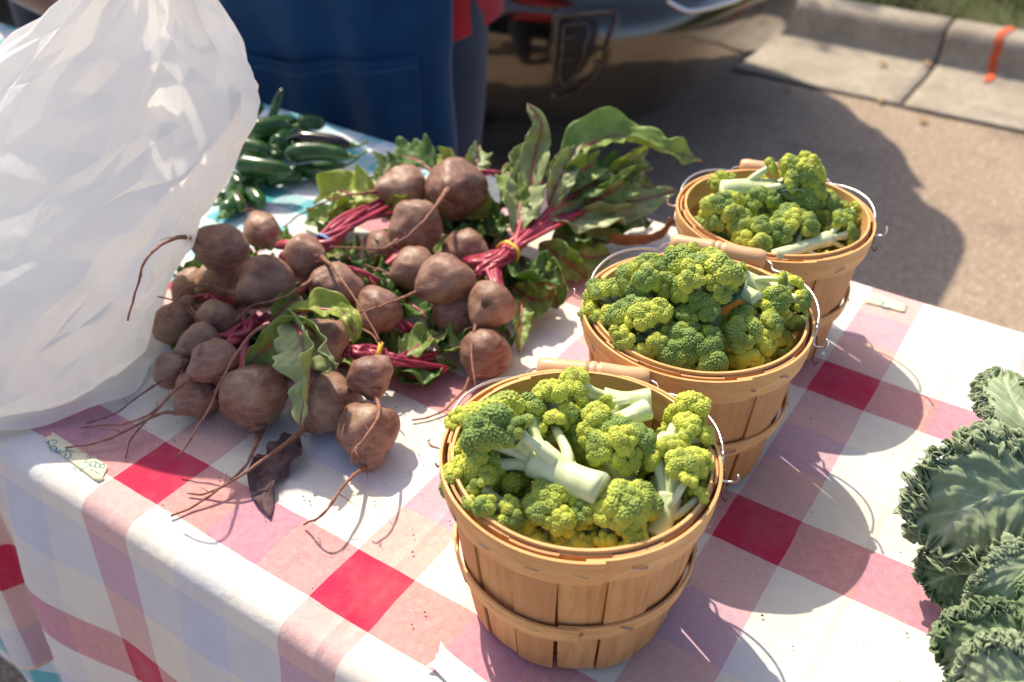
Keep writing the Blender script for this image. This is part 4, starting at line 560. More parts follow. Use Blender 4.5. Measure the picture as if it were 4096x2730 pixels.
BROC = [[((6.12, 1.48, 2.75), (7.42, 1.43, 2.75), 0.62), ((6.45, 2.64, 2.75), (7.17, 3.11, 2.8), 0.42), ((6.84, 2.28, 2.65), (7.24, 2.91, 2.8), 0.4), ((7.24, 2.11, 2.75), (7.4, 2.05, 2.3), 0.44), ((7.75, 3.04, 2.55), (7.36, 2.29, 2.5), 0.42), ((7.92, 2.32, 2.6), (8.05, 1.64, 2.2), 0.46), ((7.6, 1.44, 2.42), (7.05, 2.27, 2.0), 0.48), ((7.0, 1.13, 2.3), (6.67, 1.9, 1.8), 0.44), ((5.84, 1.28, 2.35), (5.97, 1.63, 2.0), 0.46), ((6.44, 0.79, 2.4), (6.55, 1.3, 2.1), 0.38), ((6.29, 2.24, 2.85), (6.38, 2.08, 2.5), 0.4), ((7.31, 1.12, 2.15), (7.09, 1.68, 1.8), 0.3), ((8.16, 2.33, 2.15), (7.91, 2.5, 2.0), 0.28), ((5.53, 1.76, 2.45), (5.7, 2.03, 2.2), 0.36)], [((6.05, 5.28, 2.95), (6.44, 5.66, 2.2), 0.5), ((6.77, 5.44, 3.05), (7.05, 5.54, 2.2), 0.58), ((5.67, 4.88, 2.5), (5.9, 5.47, 2.1), 0.46), ((6.34, 4.64, 2.6), (6.46, 5.21, 2.0), 0.5), ((7.02, 4.77, 2.5), (7.01, 5.11, 1.9), 0.5), ((7.55, 5.5, 2.5), (7.45, 5.66, 1.9), 0.48), ((7.72, 6.33, 2.7), (7.06, 6.21, 2.9), 0.46), ((6.24, 5.99, 3.1), (6.36, 6.2, 2.5), 0.24), ((6.71, 6.06, 3.0), (7.49, 5.81, 2.9), 0.34), ((7.82, 5.94, 2.2), (7.43, 6.0, 2.0), 0.34)], [((5.96, 8.25, 2.65), (6.24, 8.54, 2.1), 0.46), ((6.76, 9.47, 2.85), (5.71, 8.75, 2.85), 0.55), ((6.75, 9.46, 3.3), (6.82, 9.98, 2.4), 0.34), ((6.58, 8.09, 2.55), (6.77, 8.41, 2.0), 0.4), ((7.72, 9.07, 2.5), (7.07, 7.78, 2.5), 0.36), ((7.05, 8.57, 2.6), (7.32, 8.79, 2.0), 0.44), ((5.48, 9.36, 2.7), (5.74, 9.27, 2.3), 0.26), ((7.53, 10.08, 2.4), (7.3, 9.61, 2.2), 0.26), ((6.36, 8.99, 2.65), (6.51, 9.5, 2.0), 0.44), ((7.11, 9.72, 2.6), (7.02, 9.66, 2.0), 0.4), ((5.68, 8.28, 2.3), (6.06, 8.63, 2.0), 0.3)]]
POD = {'frame': [(-0.877, 0.565), (-0.7767, 0.575), (-0.6589, 0.58), (-0.6414, 0.565), (-0.6763, 0.51), (-0.6894, 0.455), (-0.7418, 0.395), (-0.8072, 0.355), (-0.8814, 0.345), (-0.8858, 0.46)], 'recess': [(-0.8683, 0.555), (-0.7287, 0.565), (-0.7287, 0.51), (-0.7592, 0.445), (-0.7985, 0.405), (-0.8421, 0.375), (-0.8683, 0.38), (-0.8727, 0.47)], 'bars': [[(-0.8552, 0.545), (-0.8596, 0.48), (-0.8596, 0.4), (-0.8334, 0.38)], [(-0.8552, 0.545), (-0.8159, 0.55), (-0.7679, 0.555)], [(-0.7679, 0.555), (-0.7636, 0.525), (-0.781, 0.5), (-0.7767, 0.485), (-0.7898, 0.44), (-0.8334, 0.38)], [(-0.8508, 0.515), (-0.8159, 0.52)], [(-0.8552, 0.46), (-0.8203, 0.46)]], 'chrome': [(-0.384, 0.595), (-0.3534, 0.58), (-0.2923, 0.56), (-0.1963, 0.55), (0.9207, 0.215), (-0.0262, 0.525)], 'lip': [(-0.7287, 0.455), (-0.7156, 0.44), (-0.7418, 0.395), (-0.7854, 0.38)]}
CUSTOMERS = [('shopper in a pink top and blue jeans standing in front of the table', (-.35, -1.6, 0), math.pi, 'shirt_pink', 'jeans_blue')]
POD['chrome'] = [(-.384, .595), (-.3534, .58), (-.2923, .56), (-.1963, .55), (-.10, .54), (-.0262, .53), (.03, .54)]

rng = random.Random(11)
# ================================================================== SETTING
def sheet(name, x0, x1, y0, y1, z, mat, nx=2, ny=2):
    xs = np.linspace(x0, x1, nx); ys = np.linspace(y0, y1, ny)
    V = [(x, y, z) for x in xs for y in ys]
    return mk(name, V, grid_faces(nx, ny), mat, smooth=False)
tag(sheet('road', -120, 120, -120, 3.35, 0, M['asphalt']), 'sun-bleached tan asphalt road surface', None, kind='structure')
tag(sheet('ground', -120, 120, 4.02, 160, .13, M['soil']), 'shaded verge soil beyond the kerb', None, kind='structure')

# rolled concrete kerb with gutter, cast in lengths
kerb = bpy.data.objects.new('kerb', None); COL.objects.link(kerb)
kerb.location = (0, 3.6, 0)
tag(kerb, 'pale concrete kerb and gutter along the road', None, kind='structure')
prof = [(3.33, -.05), (3.335, .004), (3.36, .010), (3.55, .004), (3.72, -.002), (3.80, .003), (3.850, .010), (3.872, .035), (3.882, .080), (3.895, .122), (3.925, .149), (4.00, .155), (4.035, .150), (4.045, .10)]
prof = spline([(0, a, b) for a, b in prof], 40)[:, 1:]
JX = 0.01
edges = [-30, -12.2, -9.16, -6.1, -3.04, JX, 3.06, 6.1, 9.15, 12, 30]
for x0, x1 in zip(edges[:-1], edges[1:]):
    g_ = .006
    nx = 24
    xs = np.concatenate([[x0 + g_, x0 + g_ + .006], np.linspace(x0 + .05, x1 - .05, nx), [x1 - g_ - .006, x1 - g_]])
    V = []
    for i, x in enumerate(xs):
        dz = -.008 if i in (0, len(xs) - 1) else 0
        for y, z in prof:
            V.append((x, y, z + dz + .003 * mnoise.noise(Vector((x * 3, y * 5, 0)))))
    o = mk('kerb_segment', V, grid_faces(len(xs), len(prof)), M['concrete'], kerb)
for x in edges[1:-1]:
    V = []
    for dx in (-.012, .012):
        for y, z in prof: V.append((x + dx, y, z - .014))
    mk('joint_filler', V, grid_faces(2, len(prof)), M['joint_dirt'], kerb)
# gutter seam against the asphalt
V = []
for x in np.linspace(-14, 14, 400):
    w_ = .018 + .012 * mnoise.noise(Vector((x * 4, 0, 0)))
    V += [(x, 3.335 - w_, .0045), (x, 3.35, .0045)]
mk('seam_dirt', V, grid_faces(400, 2), M['joint_dirt'], kerb, smooth=False)
# sprayed orange survey mark over the kerb
V = []
n_ = 34
for k in range(n_):
    f = k / (n_ - 1)
    y = 3.78 + f * (4.03 - 3.78)
    z = float(np.interp(y, prof[:, 0], prof[:, 1]))
    x = .222 + .010 * math.sin(k * .25) + .004 * math.sin(k * 2.3)
    w_ = .016 + .007 * mnoise.noise(Vector((k * .6, 3, 0))) - (.006 if k < 4 else 0)
    V += [(x - w_, y, z + .006), (x, y, z + .0065), (x + w_, y, z + .006)]
mk('paint_mark', V, grid_faces(n_, 3), M['orange_paint'], kerb)

# verge grass: blades nobody could count
V = []; F = []
for k in range(15000):
    x = rng.uniform(-3.2, 2.4); y = 4.045 + rng.random() ** 1.4 * 1.9
    if mnoise.noise(Vector((x * 2.2, y * 2.2, 3))) < -.12 and rng.random() < .85: continue
    h = rng.uniform(.03, .075); a = rng.uniform(0, 6.28); ln = rng.uniform(.01, .05); w_ = .003
    ca, sa = math.cos(a), math.sin(a)
    o = len(V)
    V += [(x - sa * w_, y + ca * w_, .128), (x + sa * w_, y - ca * w_, .128), (x + ca * ln * .4 + sa * w_ * .7, y + sa * ln * .4 - ca * w_ * .7, .128 + h * .6), (x + ca * ln * .4 - sa * w_ * .7, y + sa * ln * .4 + ca * w_ * .7, .128 + h * .6), (x + ca * ln, y + sa * ln, .128 + h)]
    F += [(o, o + 1, o + 2, o + 3), (o + 3, o + 2, o + 4)]
tag(mk('grass', V, F, M['grass_blade'], smooth=False), 'patchy green grass on the verge behind the kerb', None, kind='stuff')

# fallen leaves on the road
for k, ((x, y, z), lab) in enumerate(zip(LITTER, ['small tan fallen leaf on asphalt beside the car bumper', 'yellow fallen leaf lying at the gutter seam', 'pale fallen leaf in the gutter by the kerb joint', 'brown fallen leaf in the gutter nearer the car', 'dry leaf scrap on sunlit asphalt below the gutter'])):
    a = rng.uniform(0, 6.28); r = .022
    zz = float(np.interp(y, prof[:, 0], prof[:, 1])) if y > 3.33 else 0
    V = []
    for i in range(7):
        f = i / 6; w_ = math.sin(math.pi * min(1, f * .95 + .03)) * r * .6
        for s in (-1, 0, 1):
            px = (f - .5) * 2 * r; py = s * w_
            V.append((x + px * math.cos(a) - py * math.sin(a), y + px * math.sin(a) + py * math.cos(a), zz + .010 + abs(s) * .006 + .004 * math.sin(f * 6)))
    o = mk('fallen_leaf', V, grid_faces(7, 3), M['dry_leaf']); solid(o, .0006)
    tag(o, lab, 'leaf', 'fallen leaves on the road')

# ---------------- tree on the verge whose shade dapples the kerb (trunk out of frame)
def tree(loc, h, crown_r, label, seed):
    r_ = random.Random(seed)
    t_ = thing('shade_tree', loc, label, 'tree', 'trees on the verge')
    L = Vector(loc)
    parts = [tube(spline([L, L + Vector((.08, .05, h * .3)), L + Vector((-.05, .1, h * .6)), L + Vector((0, 0, h * .95))], 14), np.linspace(.20, .05, 14), 12)]
    tips = []
    for k in range(16):
        a = r_.uniform(0, 6.28); z0 = h * r_.uniform(.4, .8); ln = crown_r * r_.uniform(.6, 1.0)
        b = L + Vector((0, 0, z0)); e = b + Vector((math.cos(a) * ln, math.sin(a) * ln, h * r_.uniform(.08, .28)))
        parts.append(tube(spline([b, (b + e) / 2 + Vector((0, 0, .1)), e], 7), np.linspace(.06, .015, 7), 6)); tips.append((b, e))
    v, f = join(parts); mk('trunk', v, f, M['bark'], t_)
    V = []; F = []
    C_ = L + Vector((0, 0, h * .82))
    cl = []
    for k in range(90):
        b, e = r_.choice(tips); q = b.lerp(e, r_.uniform(.35, 1.1)) + Vector((r_.gauss(0, .25), r_.gauss(0, .25), r_.gauss(.1, .25)))
        cl.append((q, r_.uniform(.22, .5)))
    for k in range(17000):
        q, rr = r_.choice(cl)
        d_ = Vector((r_.gauss(0, 1), r_.gauss(0, 1), r_.gauss(0, .7))).normalized() * rr * r_.random() ** .45
        p = q + d_
        n = Vector((r_.gauss(0, .6), r_.gauss(0, .6), 1)).normalized(); tt = n.orthogonal().normalized(); tt.rotate(Quaternion(n, r_.uniform(0, 6.28))); bb = n.cross(tt)
        s = r_.uniform(.035, .065); o = len(V)
        V += [p - tt * s, p + bb * s * .5, p + tt * s, p - bb * s * .5]; F.append((o, o + 1, o + 2, o + 3))
    mk('crown', V, F, M['tree_leaf'], t_, smooth=False)
tree((-4.35, 7.95, .13), 4.9, 1.75, 'leafy tree on the verge behind the parked car', 4)
tree((1.4, 8.2, .13), 5.4, 2.3, 'leafy tree on the verge past the orange kerb mark', 9)

# ================================================================== TABLE AND CLOTHS
TU0, TU1, TV0, TV1 = -25.0, 15.5, -.42, 11.88
tb = thing('folding_table', (((TU0 + TU1) / 2) * S, ((TV0 + TV1) / 2) * S, 0), 'long folding table hidden under the checked cloths', 'table')
v, f = box((((TU0 + TU1) / 2) * S, ((TV0 + TV1) / 2) * S, TZ - .026), ((TU1 - TU0) * S - .02, (TV1 - TV0) * S - .02, .036))
bevel(mk('tabletop', v, f, M['table_plastic'], tb, smooth=False), .006)
for u in (TU0 + 3, TU1 - 3):
    for v_ in (TV0 + 1.6, TV1 - 1.6):
        P = W(u, v_, 0)
        vv, ff = tube([(P.x, P.y, 0.0), (P.x, P.y, TZ - .04)], .014, 10); mk('leg', vv, ff, M['steel_grey'], tb)
    a = W(u, TV0 + 1.6); b = W(u, TV1 - 1.6)
    vv, ff = tube([(a.x, a.y, .18), (b.x, b.y, .18)], .010, 8); mk('crossbar', vv, ff, M['steel_grey'], tb)

def drop_map(u, v, zoff, foldf, amp, wr):
    """a point of the cloth laid over the table; u, v in checks measured along the cloth."""
    rr = .22 + zoff * .5
    y = v; z = zoff
    def side(s, y0, sgn):
        arc = rr * math.pi / 2
        if s < arc:
            th = s / rr
            return y0 + sgn * rr * math.sin(th), zoff - rr * (1 - math.cos(th)), 0.0
        return y0 + sgn * rr, zoff - rr - (s - arc), s - arc
    x = u
    if v < TV0 + .05:
        s = TV0 + .05 - v
        y, z, dd = side(s, TV0 + .05, -1)
        fo = foldf(u)
        if foldf is fold_red:
            k = min(1.0, s / 3.0); k = k * k * (3 - 2 * k) if k < 1 else 1 + (s - 3) * .06
            y -= k * fo
        else:
            k = min(1.0, s / 5.0); k = k * k * (3 - 2 * k) if k < 1 else 1
            y -= amp * k * (fo + .35)
        x += (tuck_red(u) * k if foldf is fold_red else .25 * amp * k * foldf(u + .9))
        z += .16 * k * abs(fo) * amp
    elif v > TV1 - .02:
        s = v - (TV1 - .02)
        y, z, dd = side(s, TV1 - .02, 1)
        k = min(1.0, s / 4.0)
        y += .3 * amp * k * (math.sin(u * 1.3) + 1)
    else:
        z += wr(u, v)
    return x, y, z

# how the red cloth gathers into pleats at its hanging end: cloth u -> sideways place, outward swell
PL_U = [-6.5, -5.5, -5, -4.3, -4, -3.5, -3, -2.5, -2, -1.5, -.8, 0, 1, 2.5, 4, 6]
PL_X = [-4.6, -3.9, -3.5, -3.0, -2.88, -2.8, -2.65, -2.2, -1.85, -1.3, -.35, .55, 1.40, 2.65, 4, 6]
PL_Y = [.3, .45, .65, .6, .5, .22, .02, .15, .5, .62, .48, .28, .34, .40, .25, .3]
def smooth_interp(u, X, Y):
    # average of neighbouring samples rounds the corners of the table
    return sum(float(np.interp(u + o, X, Y)) for o in (-.3, -.15, 0, .15, .3)) / 5
def fold_red(u):
    return smooth_interp(u, PL_U, PL_Y) + (.16 * math.sin((u - 4) * 1.5) if u > 4 else 0)
def tuck_red(u):
    return smooth_interp(u, PL_U, PL_X) - u if u < 5.5 else 0.0
def fold_teal(u):
    return .55 * math.sin(u * 1.3 + 1.2) + .25 * math.sin(u * 2.9)
def wr_red(u, v):
    w_ = .020 * mnoise.noise(Vector((u * .55, v * .55, 1.7))) + .012 * mnoise.noise(Vector((u * 1.9, v * 1.3, 5)))
    # a slack ridge along the table's front edge
    w_ += .05 * max(0, 1 - abs(v - .05) / .5) * mnoise.noise(Vector((u * 1.1, 2.0, 0)))
    return max(w_, -.02)
def build_cloth(name, u0f, u1, v0, v1, zoff, fold, amp, wr, mat, du, dv):
    nv = int((v1 - v0) / dv) + 1
    vs_ = np.linspace(v0, v1, nv)
    nu = int((u1 - u0f(0)) / du) + 1
    V = []; UV = []
    for i in range(nu):
        for v_ in vs_:
            a = u0f(v_); u = a + (u1 - a) * i / (nu - 1)
            x, y, z = drop_map(u, v_, zoff, fold, amp, wr)
            V.append(W(x, y, z)); UV.append((u, v_))
    o = mk(name, V, grid_faces(nu, nv), mat, uv=UV)
    solid(o, .0011, -1)
    return o
tag(build_cloth('tablecloth', lambda v: -26 if v > -50 else 0, -.6, -8.2, 15, .0, fold_teal, .35, lambda u, v: .015 * mnoise.noise(Vector((u * .8, v * .8, 9))), M['check_teal'], .16, .16),
    'teal and white checked tablecloth under the green peppers', 'tablecloth')
tag(build_cloth('tablecloth', lambda v: -4.45 + .19 * v, 16.2, -6.1, 15.5, .055, fold_red, .62, wr_red, M['check_red'], .10, .085),
    'red, cream and pale blue checked tablecloth under the broccoli baskets', 'tablecloth')
CZ = .060    # top of the red cloth, in checks

# handwritten tape labels
def tape(corners, strokes, label, paper, ink, sw, lift=0.0):
    c = [Vector((a, b)) for a, b in corners]   # tl, bl, br, tr
    n = 14
    V = []
    r_ = random.Random(len(strokes))
    for i in range(n):
        f = i / (n - 1)
        a = c[0].lerp(c[3], f); b = c[1].lerp(c[2], f)
        for k in range(5):
            q = a.lerp(b, k / 4)
            if i in (0, n - 1): q = q + Vector((r_.uniform(-.05, .05), r_.uniform(-.05, .05)))
            x, y, z = drop_map(q.x, q.y, .064, fold_red, .62, wr_red)
            V.append(W(x, y, z + lift * (1 - f) ** 3 + .012))
    P0 = sum((Vector(p) for p in V), Vector()) / len(V)
    t_ = thing('tape_label', P0, label, 'label', 'handwritten tape labels')
    solid(mk('tape_strip', V, grid_faces(n, 5), M[paper], t_), .0003)
    for s in strokes:
        pts = spline([(a, b, 0) for a, b in s], max(8, len(s) * 5))
        T, N, B = frames(pts, (0, 0, 1))
        V = []
        for k, (p, bb) in enumerate(zip(pts, B)):
            w_ = sw * (.75 + .35 * math.sin(k * .8))
            for q in (-1, 1):
                x, y, z = drop_map(p[0] + bb[0] * w_ * q, p[1] + bb[1] * w_ * q, .071, fold_red, .62, wr_red)
                V.append(W(x, y, z + .012))
        mk('ink_stroke', V, grid_faces(len(pts), 2), M[ink], t_, smooth=False)
tape(*TAPES[0], 'masking tape strip reading Beets 3.00 in teal marker', 'tape_paper', 'marker_teal', .010)
tape(*TAPES[1], 'white tape label with a pale 2 below the nearest basket', 'tape_white', 'marker_pale', .03, .06)
tape(*TAPES[2], 'small tape label beside the farthest broccoli basket', 'tape_paper', 'marker_teal', .02)

# ================================================================== BASKETS
BR, BRB, BH = 1.60 * S, 1.315 * S, 2.45 * S
NST = 17
def stave_mesh(k):
    r_ = random.Random(100 + k)
    da = 2 * math.pi / NST
    half = da * .5 * (1.0 + r_.uniform(.0, .06)) * (0.985)
    th = .0021
    nz, na = 13, 6
    out_ = .0010 if k % 2 else -.0010
    V = []
    skew = r_.uniform(-.02, .02)
    for side in (0, 1):
        for i in range(nz):
            f = i / (nz - 1)
            if f < .16:    # bottom of the stave curls in under the basket
                g_ = f / .16
                z = .001 + BH * .030 * (1 - math.cos(g_ * math.pi / 2))
                r = BRB * .78 + (BRB * .22) * math.sin(g_ * math.pi / 2)
            else:
                g_ = (f - .16) / .84
                z = .001 + BH * .030 + (BH * .965) * g_
                r = BRB + (BR - BRB) * (g_ ** .85) 
            tap = .895 + .095 * f
            for j in range(na):
                q = j / (na - 1) * 2 - 1
                a = q * half * tap + skew * (f - .5)
                flat = (1 - math.cos(a)) * -.35
                rr = r * (1 + flat * .6) + out_ - (th if side else 0)
                V.append((rr * math.cos(a), rr * math.sin(a), z))
    n1 = nz * na
    F = [tuple(reversed(q)) for q in grid_faces(nz, na)] + grid_faces(nz, na, n1)
    for i in range(nz - 1):
        F += [(i * na, (i + 1) * na, n1 + (i + 1) * na, n1 + i * na), (i * na + na - 1, n1 + i * na + na - 1, n1 + (i + 1) * na + na - 1, (i + 1) * na + na - 1)]
    for j in range(na - 1):
        F += [(j, n1 + j, n1 + j + 1, j + 1), ((nz - 1) * na + j, (nz - 1) * na + j + 1, n1 + (nz - 1) * na + j + 1, n1 + (nz - 1) * na + j)]
    me = bpy.data.meshes.new('stave')
    me.from_pydata(V, [], F); me.materials.append(M['veneer']); me.update()
    me.polygons.foreach_set('use_smooth', [True] * len(me.polygons))
    try: me.set_sharp_from_angle(angle=math.radians(40))
    except Exception: pass
    return me
STAVES = [stave_mesh(k) for k in range(NST)]
def rad_at(z):
    g_ = max(0, (z - .001 - BH * .030) / (BH * .965))
    return BRB + (BR - BRB) * (min(g_, 1.05) ** .85)
def hoop_mesh(name, z0, z1, off, th, a0, over, wob):
    n = 120
    V = []
    for side in (0, 1):
        for i in range(n):
            a = a0 + (2 * math.pi + over) * i / (n - 1)
            lift = (.0022 * (i / (n - 1)))            # the band's end laps over its start
            dz = wob * math.sin(a * 2 + 1) + wob * .5 * math.sin(a * 5)
            for j in range(4):
                q = j / 3
                z = z0 + (z1 - z0) * q + dz
                bow = .0008 * math.sin(q * math.pi)
                r = rad_at(z) + off + lift + bow + (th if side == 0 else 0)
                V.append((r * math.cos(a), r * math.sin(a), z))
    n1 = n * 4
    F = grid_faces(n, 4) + [tuple(reversed(q)) for q in grid_faces(n, 4, n1)]
    for i in range(n - 1):
        F += [(i * 4, n1 + i * 4, n1 + i * 4 + 4, i * 4 + 4), (i * 4 + 3, i * 4 + 7, n1 + i * 4 + 7, n1 + i * 4 + 3)]
    for e in (0, (n - 1) * 4):
        for j in range(3):
            F.append((e + j, e + j + 1, n1 + e + j + 1, n1 + e + j))
    me = bpy.data.meshes.new(name)
    me.from_pydata(V, [], F); me.materials.append(M['hoop_wood']); me.update()
    me.polygons.foreach_set('use_smooth', [True] * len(me.polygons))
    try: me.set_sharp_from_angle(angle=math.radians(40))
    except Exception: pass
    return me
HOOP_TOP = hoop_mesh('rim_hoop', BH - .0235, BH + .0005, .0012, .0022, math.radians(-62), .12, .0004)
HOOP_IN = hoop_mesh('inner_hoop', BH - .021, BH + .0035, -.0064, .0022, math.radians(140), .1, .0005)
HOOP_MID = hoop_mesh('middle_hoop', BH * .37, BH * .37 + .0155, .0011, .0020, math.radians(-70), .16, .0012)
v, f = tube([(0, -.0048, -.0022), (.0006, -.0048, -.0022), (.0011, -.0042, -.0020), (.0011, .0042, .0020), (.0006, .0048, .0022), (0, .0048, .0022)], .0006, 6)
me_staple = bpy.data.meshes.new('staple'); me_staple.from_pydata([tuple(p) for p in v], [], f); me_staple.materials.append(M['staple_steel'])

def basket(cu, cv, rot, hookL, hookR, tilt, label, zlift=CZ):
    base = W(cu, cv, zlift)
    t_ = thing('basket', base, label, 'basket', 'splint baskets of broccoli')
    def part(name, me, rotz=0, parent=t_):
        o = bpy.data.objects.new(name, me); COL.objects.link(o); o.parent = parent
        if parent is t_: o.matrix_basis = Matrix.Rotation(rotz, 4, 'Z')
        return o
    for k in range(NST):
        part('stave', STAVES[k], rot + 2 * math.pi * k / NST)
    ht = part('rim_hoop', HOOP_TOP, rot * .7); part('inner_hoop', HOOP_IN, rot); hm = part('middle_hoop', HOOP_MID, rot * .5)
    r_ = random.Random(int(cu * 100 + cv * 10))
    for hoop, zc, off, hr in ((ht, BH - .0125, .0048, rot * .7), (hm, BH * .37 + .0078, .0044, rot * .5)):
        for k in range(NST - 1):
            a = rot + 2 * math.pi * (k + .12 * r_.uniform(-1, 1)) / NST - hr
            r = rad_at(zc) + off
            o = bpy.data.objects.new('staple', me_staple); COL.objects.link(o); o.parent = hoop
            o.matrix_basis = Matrix.Rotation(a, 4, 'Z') @ Matrix.Translation((r, 0, zc + r_.uniform(-.003, .003))) @ Matrix.Rotation(r_.uniform(-.9, .2) - .3, 4, 'X')
    # floor of the basket
    V = []; n = 40
    for q in range(n):
        for r, z in ((BRB * .80, .003), (BRB * .80, .006), (0.001, .006)):
            a = 2 * math.pi * q / n; V.append((r * math.cos(a), r * math.sin(a), z))
    me = bpy.data.meshes.new('basket_floor'); me.from_pydata(V, [], grid_faces(n, 3, 0, True)); me.materials.append(M['veneer']); part('basket_floor', me)
    # bail: wire resting back on the rim, with a turned grip
    zr = BH - .006
    pts = []
    aL, aR = math.radians(hookL), math.radians(hookR)
    if aL < 0: aL += 2 * math.pi            # bail swings round the far side, aR -> aL
    amid = (aL + aR) / 2
    agrip = amid - math.radians(4)
    R2 = BR * 1.045
    axis = Vector((math.cos(amid), math.sin(amid), 0)); ax2 = Vector((-axis.y, axis.x, 0))
    gl = .046                                # half grip length
    dist = BR * 1.03 + .004
    def P(a, r, z): return Vector((r * math.cos(a), r * math.sin(a), z))
    def rise(p):                             # hinge line through both hooks, tilt of the bail plane
        return zr + max(0, p.dot(axis)) * math.tan(tilt)
    out = {}
    half = (aL - aR) / 2
    for sgn, key in ((1, 'L'), (-1, 'R')):
        ah = amid + sgn * half
        pt = [P(ah, BR + .0045, zr - .006)]
        for k in range(1, 9):
            a = amid + sgn * (half - (half - .56) * k / 8)
            p = P(a, BR * (1.045 + .075 * math.sin(math.pi * k / 8.5)), 0); p.z = rise(p); pt.append(p + Vector((0, 0, .006 * math.sin(math.pi * k / 9))))
        e = axis * dist + ax2 * sgn * (gl - .004); e.z = rise(e); pt.append(e)
        out[key] = pt
        # hook: the wire passes through the rim and turns back up
        tdir = Vector((-math.sin(ah), math.cos(ah), 0)) * (-sgn)
        rad_ = Vector((math.cos(ah), math.sin(ah), 0))
        hk = [pt[1], pt[0], pt[0] + Vector((0, 0, -.004)) + rad_ * .004 - tdir * .001, pt[0] + rad_ * .0105 + Vector((0, 0, -.002)) - tdir * .003, pt[0] + rad_ * .0115 + Vector((0, 0, .004)) - tdir * .006, pt[0] + rad_ * .010 + Vector((0, 0, .011)) - tdir * .010]
        vv, ff = tube(spline([tuple(p) for p in hk], 26), .00105, 8)
        me = bpy.data.meshes.new('hook'); me.from_pydata([tuple(p) for p in vv], [], ff); me.materials.append(M['wire'])
        me.polygons.foreach_set('use_smooth', [True] * len(me.polygons)); part('wire_hook', me)
        # rusty tie wire under the hook
        ty = [pt[0] + rad_ * .002 + Vector((0, 0, .006)), pt[0] + rad_ * .0035 + Vector((0, 0, -.004)), pt[0] + rad_ * .003 + Vector((0, 0, -.018)), pt[0] + rad_ * .006 + Vector((0, 0, -.022)) - tdir * .003, pt[0] + rad_ * .007 + Vector((0, 0, -.016)) - tdir * .006]
        vv, ff = tube(spline([tuple(p) for p in ty], 16), .0008, 6)
        me = bpy.data.meshes.new('tie_wire'); me.from_pydata([tuple(p) for p in vv], [], ff); me.materials.append(M['rusty_wire']); part('tie_wire', me)
    full = out['L'][1:] + list(reversed(out['R'][1:]))
    vv, ff = tube(spline([tuple(p) for p in full], 90), .0011, 8)
    me = bpy.data.meshes.new('bail_wire'); me.from_pydata([tuple(p) for p in vv], [], ff); me.materials.append(M['wire'])
    me.polygons.foreach_set('use_smooth', [True] * len(me.polygons)); part('bail_wire', me)
    # grip
    prof_ = [(-1, .0062), (-.98, .0080), (-.86, .0096), (-.55, .0092), (-.16, .0102), (-.10, .0104), (-.085, .0086), (-.04, .0104), (.04, .0104), (.085, .0086), (.10, .0104), (.16, .0102), (.55, .0092), (.86, .0096), (.98, .0080), (1, .0062)]
    c0 = axis * dist; c0.z = rise(c0)
    pp = [tuple(c0 + ax2 * (s * gl)) for s, r in prof_]
    vv, ff = tube(pp, [r for s, r in prof_], 24)
    me = bpy.data.meshes.new('grip'); me.from_pydata([tuple(p) for p in vv], [], ff); me.materials.append(M['grip_wood'])
    me.polygons.foreach_set('use_smooth', [True] * len(me.polygons)); part('wooden_grip', me)
    return t_
basket(6.827, 2.04, .10, -159.7, 28.4, math.radians(0), 'nearest of three wooden splint baskets, pale stalks showing on top')
basket(6.70, 5.65, .37, -169.6, 17.1, math.radians(5), 'middle of three wooden splint baskets, heaped with domed green heads')
basket(6.54, 9.20, .21, -170.2, 23.8, math.radians(2), 'farthest of three wooden splint baskets, a tall head poking up')

# ================================================================== BROCCOLI
def ico(sub):
    bm = bmesh.new(); bmesh.ops.create_icosphere(bm, subdivisions=sub, radius=1)
    V = np.array([v.co[:] for v in bm.verts]); F = [tuple(v.index for v in f.verts) for f in bm.faces]; bm.free()
    return V, F
ICO4 = ico(4); ICO5 = ico(5)
def fib(n):
    i = np.arange(n) + .5
    ph = np.arccos(1 - 2 * i / n); th = math.pi * (1 + 5 ** .5) * i
    return np.stack([np.cos(th) * np.sin(ph), np.sin(th) * np.sin(ph), np.cos(ph)], 1)
def dome(rs, nb, ICO):
    """a round knob of flower buds: sphere raised into nb small beads; keeps the outer two thirds."""
    V, F = ICO
    pts = fib(nb) + rs.normal(0, .28 / math.sqrt(nb), (nb, 3))
    pts /= np.linalg.norm(pts, axis=1)[:, None]
    hgt = rs.uniform(.45, 1.4, nb)
    dots = V @ pts.T
    k = dots.argmax(1)
    ang = np.arccos(np.clip(dots[np.arange(len(V)), k], -1, 1))
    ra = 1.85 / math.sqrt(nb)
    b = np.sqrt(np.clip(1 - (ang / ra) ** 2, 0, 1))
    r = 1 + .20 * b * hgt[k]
    keep = V[:, 2] > -.5
    idx = -np.ones(len(V), int); idx[keep] = np.arange(keep.sum())
    F2 = [tuple(idx[i] for i in f) for f in F if all(keep[i] for i in f)]
    return (V * r[:, None])[keep], F2, b[keep]
